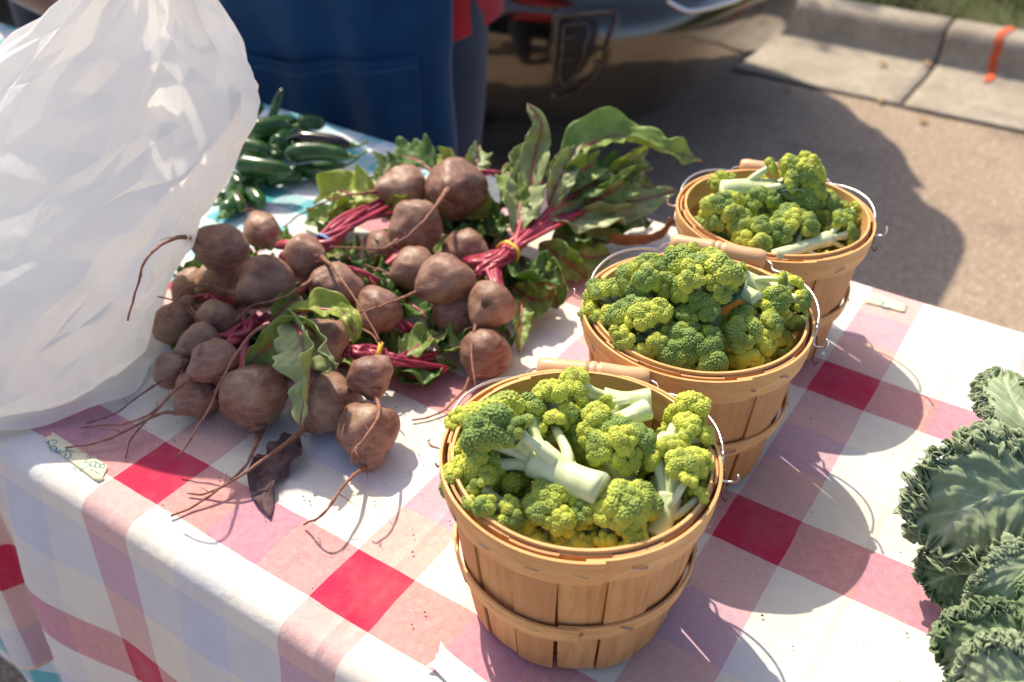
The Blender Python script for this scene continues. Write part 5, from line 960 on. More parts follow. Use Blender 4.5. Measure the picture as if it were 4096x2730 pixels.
def floret_mesh(seed, hi):
    rs = np.random.RandomState(seed)
    nd = rs.randint(9, 13)
    dirs = fib(nd * 2)
    dirs = dirs[dirs[:, 2] > .02]
    dirs = dirs + rs.normal(0, .10, dirs.shape)
    dirs /= np.linalg.norm(dirs, axis=1)[:, None]
    VV = []; FF = []; BD = []; CP = []; o = 0
    for d in dirs:
        rr = rs.uniform(.22, .46)
        v, f, b = dome(rs, rs.randint(80, 120), ICO5 if hi else ICO4)
        v = v * np.array([1, 1, rs.uniform(.75, .95)])
        q = Vector((0, 0, 1)).rotation_difference(Vector(d)).to_matrix()
        v = (v * rr) @ np.array(q).T + d * (.68 + rs.uniform(-.14, .16)) * np.array([1, 1, .82])
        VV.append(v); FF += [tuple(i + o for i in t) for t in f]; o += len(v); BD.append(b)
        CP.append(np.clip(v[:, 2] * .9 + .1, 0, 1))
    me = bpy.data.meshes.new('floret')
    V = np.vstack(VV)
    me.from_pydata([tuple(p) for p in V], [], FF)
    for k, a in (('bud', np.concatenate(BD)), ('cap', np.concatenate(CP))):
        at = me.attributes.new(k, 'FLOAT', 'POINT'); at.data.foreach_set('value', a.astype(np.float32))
    me.polygons.foreach_set('use_smooth', [True] * len(me.polygons))
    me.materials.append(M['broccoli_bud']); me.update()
    return me
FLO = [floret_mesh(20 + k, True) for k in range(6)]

def broccoli(crown, stalk_end, R_, label, seed, leafy=False, yellow=False):
    r_ = random.Random(seed)
    c = W(*crown); e = W(*stalk_end); R = R_ * S
    ax = (c - e)
    ln = ax.length
    if ln < R * .9: e = c - ax.normalized() * R * .9
    axn = (c - e).normalized(); ln = (c - e).length
    t_ = thing('broccoli_head', c, label, 'broccoli', 'broccoli heads in the baskets')
    # stalk: cut butt -> flare -> branches
    side = axn.orthogonal().normalized()
    fork = c - axn * R * .72
    r0 = R * r_.uniform(.30, .36)
    path = spline([tuple(e), tuple(e.lerp(fork, .5) + side * ln * .03), tuple(fork)], 14)
    rad = [r0 * (1.0 - .10 * math.sin(math.pi * k / 13) + .18 * (k / 13) ** 3) for k in range(14)]
    parts = [tube(path, rad, 18)]
    V0, F0 = parts[0]
    nzv = vnoise(V0, 90, seed)
    V0 = V0 + (V0 - np.array(path).mean(0)) * (nzv * .05)[:, None]
    parts = [(V0, F0)]
    # florets on a cap about the axis
    n = int(4.5 + R_ * 9)
    dirs = fib(n * 2); dirs = dirs[dirs[:, 2] > -.12]
    q = Vector((0, 0, 1)).rotation_difference(axn)
    q = q @ Quaternion((0, 0, 1), r_.uniform(0, 6.28))
    fl = []
    for d in dirs:
        dv = Vector(d) + Vector((r_.gauss(0, .16), r_.gauss(0, .16), r_.gauss(0, .12))); dv.normalize()
        wd = q @ dv
        s = R * r_.uniform(.34, .54)
        p = c + wd * (R * r_.uniform(.52, .84)) - axn * R * .12
        fl.append((p, wd, s))
        b0 = fork - axn * R * .10 + wd * R * .08
        mid = b0.lerp(p, .5) + axn * R * .04
        parts.append(tube(spline([tuple(fork - axn * R * .35 + side * 0), tuple(b0.lerp(mid, .5)), tuple(mid), tuple(p)], 9), [r0 * .50, r0 * .46, r0 * .42, r0 * .40, r0 * .38, r0 * .38, r0 * .4, r0 * .44, r0 * .5], 9))
    if ln > R * 1.25:     # side shoots and leaf scars on long stalks
        for k in range(3):
            a = r_.uniform(0, 6.28); f_ = r_.uniform(.35, .75)
            b0 = e.lerp(fork, f_); sd = Quaternion(axn, a) @ side
            p = b0 + sd * R * .75 + axn * R * .75
            parts.append(tube(spline([tuple(b0), tuple(b0 + sd * R * .38 + axn * R * .22), tuple(p)], 8), np.linspace(r0 * .42, r0 * .26, 8), 8))
            fl.append((p, (sd * .6 + axn).normalized(), R * r_.uniform(.26, .36)))
    v, f = join(parts)
    st = mk('stalk', v, f, M['broccoli_stalk'], t_)
    # cut face
    vv, ff = tube([tuple(e - axn * .0006), tuple(e + axn * .001)], r0 * .93, 18); mk('cut_face', vv, ff, M['stalk_cut'], t_)
    for p, wd, s in fl:
        me = r_.choice(FLO)
        o = bpy.data.objects.new('floret', me); COL.objects.link(o); o.parent = t_
        rot = Vector((0, 0, 1)).rotation_difference(wd) @ Quaternion((0, 0, 1), r_.uniform(0, 6.28))
        sc = Vector((s * r_.uniform(.92, 1.1), s * r_.uniform(.92, 1.1), s * r_.uniform(.85, 1.05)))
        if yellow:  # these heads take the bud copy tinted as if sunlit
            o.material_slots[0].link = 'OBJECT'; o.material_slots[0].material = M['broccoli_bud_sunlit']
        o.matrix_basis = Matrix.Translation(p - c) @ rot.to_matrix().to_4x4() @ Matrix.Diagonal((*sc, 1))
    if leafy:
        for k in range(3):
            a = r_.uniform(0, 6.28); sd = Quaternion(axn, a) @ side
            b0 = fork + sd * r0
            P = spline([tuple(b0), tuple(b0 + sd * R * .5 + axn * R * .2), tuple(b0 + sd * R * .8 + axn * R * .6)], 8)
            T, N, B = frames(P)
            V = []
            for i, (p, b) in enumerate(zip(P, B)):
                w_ = R * .13 * math.sin(math.pi * (i + .6) / 8.2)
                V += [p - b * w_, p, p + b * w_]
            solid(mk('leaf', V, grid_faces(8, 3), M['broccoli_leaf'], t_), .0006)
BL = [
 ['large broccoli head lying across the nearest basket, thick stalk end up', 'small yellow-topped head at the back rim of the nearest basket, stalk pointing away', 'dark green head behind the big stalk in the nearest basket', 'grey-green head in the centre of the nearest basket', 'pale head against the hook side of the nearest basket, white stalk inward', 'bright head with a long forked stalk on the hook side of the nearest basket', 'yellowing broken-topped head at the front of the nearest basket', 'head at the front rim of the nearest basket beside the yellowing one', 'bright yellow-green head against the beet side of the nearest basket', 'small head low in the nearest basket, front corner on the beet side', 'head at the back of the nearest basket above the big stalk', 'small tuft pressed against the front rim of the nearest basket', 'little floret tucked under the hook side rim of the nearest basket', 'pale head at the back rim of the nearest basket on the beet side'],
 ['tall head at the back of the middle basket on the beet side', 'largest domed head at the top of the middle basket', 'head against the beet side rim of the middle basket', 'dense dark head at the front of the middle basket on the beet side', 'rounded head at the very front rim of the middle basket', 'shaded head at the front of the middle basket on the hook side', 'bright head by the grip end of the middle basket', 'small knob of broccoli standing against the grip of the middle basket', 'pale-stalked head just under the grip of the middle basket', 'shadowed head low by the hook of the middle basket'],
 ['green head on the beet side of the farthest basket', 'head with a thick pale stalk lying across the farthest basket', 'tall pointed head standing highest in the farthest basket', 'head at the front rim of the farthest basket on the beet side', 'head on the hook side of the farthest basket, stalk towards the front', 'broad head in the middle of the farthest basket', 'small tuft at the back of the farthest basket by the grip', 'little round floret by the hook of the farthest basket', 'dense head in the middle back of the farthest basket', 'head below the tall pointed one in the farthest basket', 'small head low on the beet side of the farthest basket']]
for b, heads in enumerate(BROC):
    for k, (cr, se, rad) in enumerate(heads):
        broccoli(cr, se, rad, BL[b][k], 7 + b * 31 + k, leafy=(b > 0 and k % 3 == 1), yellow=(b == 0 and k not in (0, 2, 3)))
# filler heads deeper in each basket keep the heap from being hollow
for b, (cu, cv) in enumerate(((6.827, 2.04), (6.70, 5.65), (6.54, 9.20))):
    nm = ['nearest', 'middle', 'farthest'][b]
    for k in range(4):
        a = k * 1.571 + b
        broccoli((cu + .72 * math.cos(a), cv + .72 * math.sin(a), 1.55), (cu + .2 * math.cos(a), cv + .2 * math.sin(a), .7), .5,
                 'broccoli head buried under the others in the %s basket' % nm, 300 + b * 10 + k)

# ================================================================== BEETS
def beet_body(center, rad, axis, seed, squash=1.0):
    """root body of revolution: rounded shoulders, drawn out towards the tail."""
    r_ = random.Random(seed)
    n, m = 36, 44
    a = Vector(axis).normalized()
    q = np.array(Vector((0, 0, 1)).rotation_difference(a).to_matrix())
    V = []
    for i in range(n):
        th = math.pi * i / (n - 1)
        z = math.cos(th); r = math.sin(th)
        if z > .25:                      # towards the tail: pull out to a neck
            k = (z - .25) / .75
            z += .30 * k ** 4.0
            r *= (1 - .07 * k)
        elif z < -.5:
            z = -.5 + (z + .5) * .72     # flat crown
        for j in range(m):
            ph = 2 * math.pi * j / m
            V.append((r * math.cos(ph), r * math.sin(ph), z * squash))
    V = np.array(V)
    nz = vnoise(V, 1.1, seed * 3.1) * .15 + vnoise(V, 2.6, seed) * .06 + vnoise(V, 6, seed) * .014
    V = V * (1 + nz)[:, None] * rad * np.array([r_.uniform(.92, 1.06), r_.uniform(.92, 1.06), r_.uniform(.88, 1.12)])
    V = V @ q.T + np.array(center)
    F = []
    for i in range(n - 1):
        for j in range(m):
            j2 = (j + 1) % m
            F.append((i * m + j, i * m + j2, (i + 1) * m + j2, (i + 1) * m + j))
    return V, F
BUN = {
 'A': ('beet bunch in a yellow band with tall leaves fanning towards the baskets', []),
 'B': ('beet bunch at the back, three clean round roots stacked high', []),
 'C': ('beet bunch in a blue band beside the white bag and peppers', []),
 'D': ('beet bunch in a yellow band at the front with a drooping grey-green leaf', []),
 'E': ('front beet bunch next to the bag, long tails trailing over the tape label', []),
 'F': ('beet bunch in the middle of the pile, half in the shade of the bag', [])}
CEN = {}
for b in BUN:
    ps = [W(*x[1]) for x in BEETS if x[0] == b]
    c = sum(ps, Vector()) / len(ps); c.z = TZ + .005
    CEN[b] = thing('beet_bunch', c, BUN[b][0], 'beets', 'banded bunches of beets')
zmin = .09
for k, (b, P, rad, tail, tone) in enumerate(BEETS):
    P = (P[0], P[1], max(P[2], rad * .92 + zmin))
    c = W(*P); t0 = W(*tail[0])
    ax = (t0 - c)
    if ax.length < .2 * rad * S: ax = Vector((-.5, -.7, .1))
    V, F = beet_body(c, rad * S, ax, 3 + k * 1.7, squash=.9 if k in (4, 22) else 1.0)
    bo = mk('beet', V, F, M['beet_skin'], CEN[b])
    a = ax.normalized()
    s0 = c + a * rad * S * 1.16
    T_ = [tuple(c + a * rad * S * .95), tuple(s0)] + [tuple(W(q[0], q[1], max(q[2], .12))) for q in tail[1:]]
    n = 36
    path = spline(T_, n)
    path += np.stack([vnoise(path, 60, k + s) for s in (0, 7, 14)], 1) * .0022 * np.linspace(0, 1, n)[:, None]
    r0 = rad * S * .34
    f = np.linspace(0, 1, n)
    rr = r0 * (.085 + .915 * np.exp(-f * 6.0)) * (1 - .55 * f) + .00055
    rr *= 1 + .12 * np.sin(f * 60 + k)
    parts = [tube(path, rr, 8)]
    r_ = random.Random(k)
    for j in range(r_.randint(2, 5)):       # hair roots
        i = r_.randint(8, n - 6); p0 = Vector(path[i]); d_ = Vector((r_.gauss(0, 1), r_.gauss(0, 1), r_.gauss(0, .5))).normalized()
        ln = r_.uniform(.006, .018)
        parts.append(tube(spline([tuple(p0), tuple(p0 + d_ * ln * .5), tuple(p0 + d_ * ln + Vector((0, 0, -.003)))], 6), np.linspace(.0006, .0002, 6), 5))
    v, f_ = join(parts)
    mk('taproot', v, f_, M['beet_tail'], bo)
    if k == 18:    # dark torn scar on one beet
        d_ = Vector((.25, -.62, .74)).normalized()
        q = np.array(Vector((0, 0, 1)).rotation_difference(d_).to_matrix())
        vv = []
        for i in range(9):
            for j in range(7):
                x = (i / 8 - .5) * 1.0; y = (j / 6 - .5) * .42 * math.sin(math.pi * (i + .5) / 9)
                z = math.sqrt(max(.05, 1.06 - x * x - y * y)) 
                vv.append((y, x, z))
        vv = (np.array(vv) * rad * S) @ q.T + np.array(c)
        mk('skin_scar', vv, grid_faces(9, 7), M['beet_scar'], bo)
for k, (b, P, r) in enumerate(STEMS):
    P = [tuple(W(q[0], q[1], max(q[2], .15))) for q in P]
    n = 16
    path = spline(P, n)
    v, f = tube(path, np.linspace(r * S * 1.15, r * S * .75, n), 7)
    mk('stem', v, f, M['beet_stem'], CEN[b])
for b, p0, p1, p2, r, colr in BANDS:
    c = W(*p1); ax = (W(*p2) - W(*p0)).normalized()
    s1 = ax.orthogonal().normalized(); s2 = ax.cross(s1)
    V = []
    n = 48
    for i in range(n):
        a = 2 * math.pi * i / n
        rr = r * S * (1 + .10 * math.sin(2 * a + 1) + .04 * math.sin(5 * a))
        base = c + (s1 * math.cos(a) + s2 * math.sin(a)) * rr
        for q, o in ((-1, 0), (1, 0), (1, 1), (-1, 1)):
            V.append(base + ax * (.0024 * q) + (s1 * math.cos(a) + s2 * math.sin(a)) * (.0013 * o))
    F = []
    for i in range(n):
        i2 = (i + 1) % n
        for j in range(4):
            F.append((i * 4 + j, i * 4 + (j + 1) % 4, i2 * 4 + (j + 1) % 4, i2 * 4 + j))
    mk('rubber_band', V, F, M[colr + '_rubber'], CEN[b])

# ---------------- leaves
KIND = ['leaf_pale', 'leaf_green', 'leaf_dark', 'leaf_yellow', 'leaf_dried', 'leaf_purple']
def leaf_surf(P, w, up, fold, ruf, seed, ns=46, nt=22, nveins=7, curl=.25):
    """blade along path P (metres): half width w, creased at the midrib, rippling margin."""
    r_ = random.Random(seed)
    path = spline([tuple(p) for p in P], ns)
    T, N, B = frames(path, up)
    L = np.linalg.norm(np.diff(path, axis=0), axis=1).sum()
    V = []; vein = []
    p1, p2, p3 = r_.uniform(0, 6), r_.uniform(0, 6), r_.uniform(0, 6)
    for i in range(ns):
        s = i / (ns - 1)
        ww = w * (min(1, s / .28) ** .7 if s < .28 else 1) * (max(0, 1 - ((s - .28) / .72) ** 2.4) if s > .28 else 1) 
        ww = max(ww, w * .03)
        ww *= 1 + .045 * math.sin(s * 19 + p1) + .03 * math.sin(s * 37 + p2)
        for j in range(nt):
            t_ = j / (nt - 1) * 2 - 1
            at = abs(t_)
            ang = fold + curl * at
            x = ww * t_ * math.cos(ang * .8)
            h = ww * at * math.sin(ang) 
            e = max(0, at - .25) / .75
            sd = 1 if t_ > 0 else -1
            h += min(ruf * S * 1.8, .26 * w) * e ** 1.3 * (math.sin(s * 15 + p2 + sd * 1.3) + .55 * math.sin(s * 33 + p3 * sd)) * min(1, ww / (w * .5))
            cq = Vector((s * L / w * 1.5, t_ * 1.5 + seed, seed * .37))
            h += w * (.16 * mnoise.noise(cq) + .09 * mnoise.noise(cq * 2.7)) * min(1, ww / (w * .4))
            vv = ((s - .30 * at) * nveins) % 1.0
            dv = min(vv, 1 - vv)
            h += .05 * w * (1 - math.exp(-(dv / .16) ** 2)) * (.3 + at)
            V.append(path[i] + B[i] * x + N[i] * h + T[i] * (.06 * ww * at))
            mid = math.exp(-(at * ww / (.035 * w + .0012)) ** 2)
            vein.append(min(1, mid * .9 + .55 * math.exp(-(dv / .06) ** 2) * (1 - .8 * at)))
    return np.array(V), grid_faces(ns, nt), vein, path
for k, (b, P, w, kind, up, fold, ruf) in enumerate(LEAVES):
    Pw = [W(q[0], q[1], max(q[2], .14)) for q in P]
    V, F, vn, path = leaf_surf(Pw, w * S * 1.22, up, fold, ruf, 50 + k)
    V[:, 2] = np.maximum(V[:, 2], TZ + .10 * S)
    lf = mk('leaf', V, F, M[KIND[kind]], CEN[b], attrs={'vein': vn})
    solid(lf, .0006, 0)
    if kind < 4:
        n = len(path)
        v, f = tube(path - np.array([0, 0, .0004]), np.linspace(.0021, .0006, n), 6)
        mk('midrib', v, f, M['beet_stem'], lf)
Pw = [W(*q) for q in DEAD]
V, F, vn, path = leaf_surf(Pw, .30 * S, (.1, -.1, 1), .15, .16, 5, curl=.1)
V[:, 2] = np.maximum(V[:, 2], TZ + .11 * S)
o = mk('wilted_leaf', V, F, M['leaf_purple'], attrs={'vein': vn}); solid(o, .0006, 0)
tag(o, 'wilted dark purple beet leaf lying on the pink check', 'leaf')

# ================================================================== PEPPERS
PLAB = ['long green pepper lying on top of the heap nearest the apron', 'small upright green pepper at the back of the pepper heap', 'curled green pepper at the back corner of the heap', 'fat green pepper touching the bag under the top one', 'short green pepper seen end-on in the middle of the heap', 'blackish ripe pepper at the edge of the heap', 'long green pepper just below the blackish one', 'green pepper lying behind the long one under the blackish pepper', 'large green pepper at the front of the heap', 'green pepper slanting down beside the bag at the front', 'short green pepper behind the small upright beet', 'green pepper half behind the slanting one by the bag', 'green pepper peeking from behind the bag edge', 'pointed green pepper tip behind the heap by the bag', 'green pepper mostly behind the bag', 'small green pepper low between bag and front pepper', 'green pepper under the short end-on one', 'green pepper under the fat one touching the bag', 'green pepper lying beneath the long top one', 'green pepper between the large front one and the long one', 'green pepper behind the blackish one', 'green pepper at the front beside the slanting one', 'green pepper lowest at the front by the bag', 'green pepper at the very back of the heap', 'green pepper nearest the beet leaves']
for k, (a, b, r, dark) in enumerate(PEPPERS):
    A = W(a[0], a[1], max(a[2], r) + .05); B_ = W(b[0], b[1], max(b[2], r) + .05)
    if k in (0, 3, 4, 5, 6, 8, 12, 13, 2): A.z += .028; B_.z += .024
    if k in (1,): B_.z += .05
    r_ = random.Random(k + 70)
    mid = (A + B_) / 2 + Vector((r_.uniform(-.004, .004), r_.uniform(-.006, .006), .003))
    n = 22
    path = spline([tuple(A), tuple(mid), tuple(B_)], n)
    f = np.linspace(0, 1, n)
    r *= 1.22
    rr = r * S * np.clip(np.minimum(1, (f / .18)) ** .5 * (1 - .30 * f) * np.sqrt(np.clip((1.002 - f) / .20, 0, 1)), .03, 1)
    v, ff = tube(path, rr, 16)
    v = v + (v - path[n // 2]) * (vnoise(v, 60, k) * .04)[:, None]
    t_ = thing('pepper', A.lerp(B_, .5) - Vector((0, 0, r * S)), PLAB[k], 'pepper', 'heap of green peppers')
    mk('pepper_body', v, ff, M['pepper_black' if dark else 'pepper_green'], t_)
    d_ = (A - B_).normalized()
    if dark or k in (6, 7):        # these point their stem the other way
        d_ = -d_; A2 = B_
    else: A2 = A
    sp = spline([tuple(A2 - d_ * .003), tuple(A2 + d_ * .006), tuple(A2 + d_ * .014 + Vector((0, 0, .003))), tuple(A2 + d_ * .019 + Vector((.003, .003, .009)))], 12)
    v, ff = tube(sp, np.array([.0065, .0055, .0035, .0026, .0023, .0021, .0020, .0019, .0019, .0019, .002, .0022]) * min(1, r / .2), 8)
    mk('pepper_stem', v, ff, M['pepper_stem'], t_)

# ================================================================== WHITE BAG
def bag():
    P0 = np.array([-3.15, 3.64]); rw = np.array([.84, .546]); nw = np.array([-.546, .84])
    zz = [.09, .12, .5, 1.0, 1.74, 2.53, 3.68, 4.11, 4.74, 5.37, 5.77, 6.1, 6.4]
    wR = [0, .22, .30, .42, .95, 1.38, 2.15, 2.47, 2.24, 1.92, 1.72, 1.5, 1.45]
    wL = [-4.3, -4.8, -4.7, -4.5, -4.0, -3.5, -2.8, -2.4, -1.8, -.76, -.27, .2, .3]
    nc = [-1.6, -1.6, -1.55, -1.4, -1.1, -.75, -.3, -.15, 0, 0, 0, 0, 0]
    bb = [2.0, 2.25, 2.3, 2.25, 2.1, 1.85, 1.45, 1.3, 1.05, .75, .55, .4, .45]
    nz_, na = 19, 40
    V = []
    zs = np.linspace(zz[0], zz[-1], nz_)
    A = np.linspace(0, 2 * math.pi, na, endpoint=False)
    for z in zs:
        R_ = np.interp(z, zz, wR); L_ = np.interp(z, zz, wL); c_ = np.interp(z, zz, nc); b_ = np.interp(z, zz, bb)
        wc = (R_ + L_) / 2; a_ = (R_ - L_) / 2
        up = min(1, max(0, (z - 3.4) / 2.8))
        for a in A:
            e = 2 / 2.15
            cx = math.copysign(abs(math.cos(a)) ** e, math.cos(a)); sy = math.copysign(abs(math.sin(a)) ** e, math.sin(a))
            # pleats gathering to the neck
            pl = 1 + up * (.10 * math.sin(a * 9 + .7) + .07 * math.sin(a * 15 + 2.1)) 
            q = Vector((cx * 1.6, sy * 1.6, z * .45))
            w1 = mnoise.noise(q * 1.0 + Vector((3, 1, 7)))
            # creases: ridged noise on a warped domain, long folds running down from the neck
            wx = mnoise.noise(Vector((cx * 1.3, sy * 1.3, z * .6 + 11))) * .9
            rid = (1 - abs(mnoise.noise(Vector((a * 1.9 + wx, z * .22 + 3, 1.5))) * 2.2)) ** 3
            rid2 = (1 - abs(mnoise.noise(Vector((cx * 2.4 + z * .8 + wx, sy * 2.4, z * 1.1 - cx))) * 2.4)) ** 3
            rid3 = (1 - abs(mnoise.noise(Vector((cx * 5.0 - z * 1.4, sy * 5 + wx * 2, z * 2.6 + cx * 2))) * 2.2)) ** 3
            mid = math.exp(-((z - 3.1) / 1.3) ** 2)
            vf = (1 - abs(mnoise.noise(Vector((a * 2.6 + wx * .5, z * .10 + 8, 4.5))) * 2.2)) ** 4
            dsp = .14 * w1 + .16 * rid + .22 * vf * (.35 + .65 * up) + .10 * rid2 * (.35 + mid) + .06 * rid3 * (.2 + mid)
            k = min(1, (z - .09) / .5)
            ax_ = a_ * cx * pl + math.cos(a) * dsp * k
            by_ = b_ * sy * pl + math.sin(a) * dsp * k
            # the loaded lower half sags in big facets
            xy = P0 + rw * (wc + ax_) + nw * (c_ + by_)
            V.append(W(xy[0], xy[1], z + .05 * w1 * k))
    F = grid_faces(na, nz_, 0, True)
    V = np.array(V).reshape(nz_, na, 3).transpose(1, 0, 2).reshape(-1, 3)
    base = W(-4.2, 2.4, .09)
    t_ = thing('plastic_bag', base, 'white translucent plastic carrier bag standing beside the beets', 'bag')
    # floor
    b_ring = [i * nz_ for i in range(na)]
    F = F + [tuple(b_ring)]
    r_ = random.Random(8)
    V = np.array(V)
    cc = V.reshape(na, nz_, 3).mean(0)
    for i in range(na):
        for j in range(1, nz_):
            d_ = V[i * nz_ + j] - cc[j]; d_[2] = 0
            l_ = np.linalg.norm(d_) + 1e-9
            V[i * nz_ + j] += d_ / l_ * r_.gauss(0, .0028) * (.5 if j > 13 else 1) + np.array([0, 0, r_.gauss(0, .005)])
    F2 = []
    for f in F[:-1]:
        if r_.random() < .5: F2 += [(f[0], f[1], f[2]), (f[0], f[2], f[3])]
        else: F2 += [(f[0], f[1], f[3]), (f[1], f[2], f[3])]
    F2.append(F[-1])
    ob = mk('bag_body', V, F2, M['bag_film'], t_)
    m_ = ob.modifiers.new('sub', 'SUBSURF'); m_.subdivision_type = 'SIMPLE'; m_.levels = m_.render_levels = 4
    m_ = ob.modifiers.new('soft', 'SMOOTH'); m_.factor = .5; m_.iterations = 12
    # loose hem lying out from under the bag
    pts = []
    n = 60
    for i in range(n):
        f = i / (n - 1)
        a = -1.9 + f * 1.75
        wv, nv_ = -2.2 + 2.5 * math.cos(a), -1.6 + 2.2 * math.sin(a)
        for k, (gg, z) in enumerate(((.92, .30), (1.0, .16), (1.07, .12), (1.13 + .05 * math.sin(f * 11), .11))):
            xy = P0 + rw * (-2.2 + (wv + 2.2) * gg) + nw * (-1.6 + (nv_ + 1.6) * gg)
            pts.append(W(xy[0], xy[1], z + .03 * k * (1 + math.sin(f * 17 + k))))
    mk('bag_fold', pts, grid_faces(n, 4), M['bag_film'], t_)
    # handle straps rising from the gathered neck
    for sg in (-1, 1):
        c0 = P0 + rw * (1.30 + sg * .2) + nw * .1
        loop = []
        for k in range(16):
            a = math.pi * k / 15
            w_ = sg * (.15 + .75 * math.sin(a) ** .8) ; hz = 6.3 + .9 * (k / 15 if k < 8 else 1 - k / 15) * 1.1
            xy = P0 + rw * (.90 + w_ * .8) + nw * (.0 + .35 * math.cos(a))
            loop.append(W(xy[0], xy[1], hz))
        pth = spline([tuple(p) for p in loop], 50)
        T, N, B = frames(pth, (1, .3, 0))
        vv = []
        for i, (p, bn, nn) in enumerate(zip(pth, B, N)):
            for q in np.linspace(-1, 1, 7):
                vv.append(p + bn * q * .016 + nn * .004 * math.sin(q * 4 + i * .4))
        solid(mk('bag_handle', vv, grid_faces(50, 7), M['bag_film'], t_), .0002)
bag()

# ================================================================== KALE
def kale_leaf(P, w, seed, mat, parent):
    r_ = random.Random(seed)
    ns, nt = 260, 54
    path = spline([tuple(p) for p in P], ns)
    T, N, B = frames(path, (.35, -.45, .8))
    ph = [r_.uniform(0, 6.28) for _ in range(10)]
    V = []; vein = []
    for i in range(ns):
        s = i / (ns - 1)
        ww = w * (.25 + .75 * min(1, s / .35) ** .8) * (math.sqrt(max(0.02, 1 - ((s - .45) / .56) ** 2)) if s > .45 else 1)
        for j in range(nt):
            t_ = j / (nt - 1) * 2 - 1
            at = abs(t_); sd = 1 if t_ > 0 else -1
            e = max(0, (at - .58) / .42)
            x = ww * (t_ * (1 - .24 * e)) * (1 + .05 * math.sin(s * 31 + ph[7] * sd))
            h = w * (.045 * mnoise.noise(Vector((s * 9, t_ * 5, seed))) + .012 * mnoise.noise(Vector((s * 24, t_ * 12, seed)))) - .15 * ww * at ** 2 + .07 * ww * math.sin(s * 9 + ph[0] + sd) * at
            A1 = .085 * w * e ** 1.0; A2 = .080 * w * e ** 1.3; A3 = .052 * w * e ** 1.8
            f1 = s * 62 + ph[1] * sd + 1.5 * math.sin(s * 9 + ph[5]); f2 = s * 150 + ph[2] * sd + 3 * math.sin(s * 17 + ph[6]) + at * 4; f3 = s * 340 + ph[3] + 4 * math.sin(s * 23) + at * 9
            h += A1 * math.sin(f1) + A2 * math.sin(f2) + A3 * math.sin(f3)
            x += sd * (A1 * .5 * math.cos(f1 * 1.1 + 1) + A2 * .7 * math.cos(f2 + .6) + A3 * math.cos(f3))
            tt = .8 * A1 * math.cos(f1) + .9 * A2 * math.cos(f2 + 1.2) + A3 * math.sin(f3 + 1)
            vv = ((s - .42 * at) * 7.0) % 1.0; dv = min(vv, 1 - vv)
            sub = ((s + .5 * at) * 26) % 1.0; dv2 = min(sub, 1 - sub)
            h += .030 * w * (1 - math.exp(-(dv / .10) ** 2)) * min(1, at * 3) + .004 * w * (1 - math.exp(-(dv2 / .2) ** 2))
            h += .075 * w * math.sin(2 * math.pi * vv + 1.0) * at
            # tip end ruffles too
            et = max(0, (s - .86) / .14)
            h += et * .12 * w * math.sin(t_ * 19 + ph[4]) 
            V.append(path[i] + B[i] * x + N[i] * h + T[i] * tt)
            vein.append(min(1, .9 * math.exp(-(at * ww / (.045 * w)) ** 2) + 1.0 * math.exp(-(dv / .045) ** 2) * (1 - .6 * at) + .18 * math.exp(-(dv2 / .12) ** 2) * (1 - e)))
    F = grid_faces(ns, nt)
    # curled frills standing off the margin, three rows a side
    nr, nq = 640, 5
    for sd in (-1, 1):
        for row in range(4):
            a1, a2, a3 = r_.uniform(0, 6), r_.uniform(0, 6), r_.uniform(0, 6)
            o = len(V)
            for i in range(nr):
                s = .06 + .94 * i / (nr - 1)
                fi = s * (ns - 1); i0 = min(int(fi), ns - 2); fr_ = fi - i0
                pth = path[i0] * (1 - fr_) + path[i0 + 1] * fr_
                ww = w * (.25 + .75 * min(1, s / .35) ** .8) * (math.sqrt(max(0.02, 1 - ((s - .45) / .56) ** 2)) if s > .45 else 1)
                at = (.97, .80, .89, .70)[row] * (1 + .14 * mnoise.noise(Vector((s * 20, a1, 1))))
                base = pth + B[i0] * sd * ww * at * .84 + N[i0] * (-.15 * ww * at ** 2 + .03 * w * math.sin(s * 70 + a2))
                phi = 3.0 * mnoise.noise(Vector((s * 42, a1, row))) + 2.6 * mnoise.noise(Vector((s * 110, a2, row))) + .8
                ln = w * max(.03, .115 + .12 * mnoise.noise(Vector((s * 27, a3, 3)))) * (1 - .2 * (row == 3))
                sway = 2.4 * mnoise.noise(Vector((s * 60, a3, 9))) + 1.6 * mnoise.noise(Vector((s * 130, a1, 5)))
                for q in range(nq):
                    f = q / (nq - 1); ph_ = phi * (.3 + .9 * f)
                    V.append(base + ln * f * (math.cos(ph_) * B[i0] * sd + math.sin(ph_) * N[i0]) + T[i0] * ln * .5 * sway * f)
                    vein.append(.28 * f * f)
            F += grid_faces(nr, nq, o)
    V = np.array(V); V[:, 2] = np.maximum(V[:, 2], TZ + .10 * S)
    lf = mk('kale_blade', V, F, mat, parent, attrs={'vein': vein})
    solid(lf, .0007, 0)
    v, f = tube(path - N * .0015, np.linspace(.0042, .001, ns), 8)
    mk('midrib', v, f, M['kale_rib'], lf)
plain('kale_rib', (.33, .43, .22), .45)
kl = thing('kale_bunch', W(13, 5.0, .1), 'bunch of frilly curly kale on the cloth beyond the baskets', 'kale')
for k, (P, w, kd) in enumerate(KALE):
    kale_leaf([W(*q) for q in P], w * S, 400 + k, M['kale_leaf' if kd < 2 else 'kale_dark'], kl)
for k in range(6):      # tied stalks trailing out of frame
    a = W(12.4 + .1 * k, 4.6 + .25 * k, .9); b = W(15.2 + .2 * k, 3.6 + .35 * k, .35)
    v, f = tube(spline([tuple(a), tuple((a + b) / 2 + Vector((0, 0, .01))), tuple(b)], 10), np.linspace(.004, .007, 10), 9)
    mk('kale_stalk', v, f, M['kale_rib'], kl)

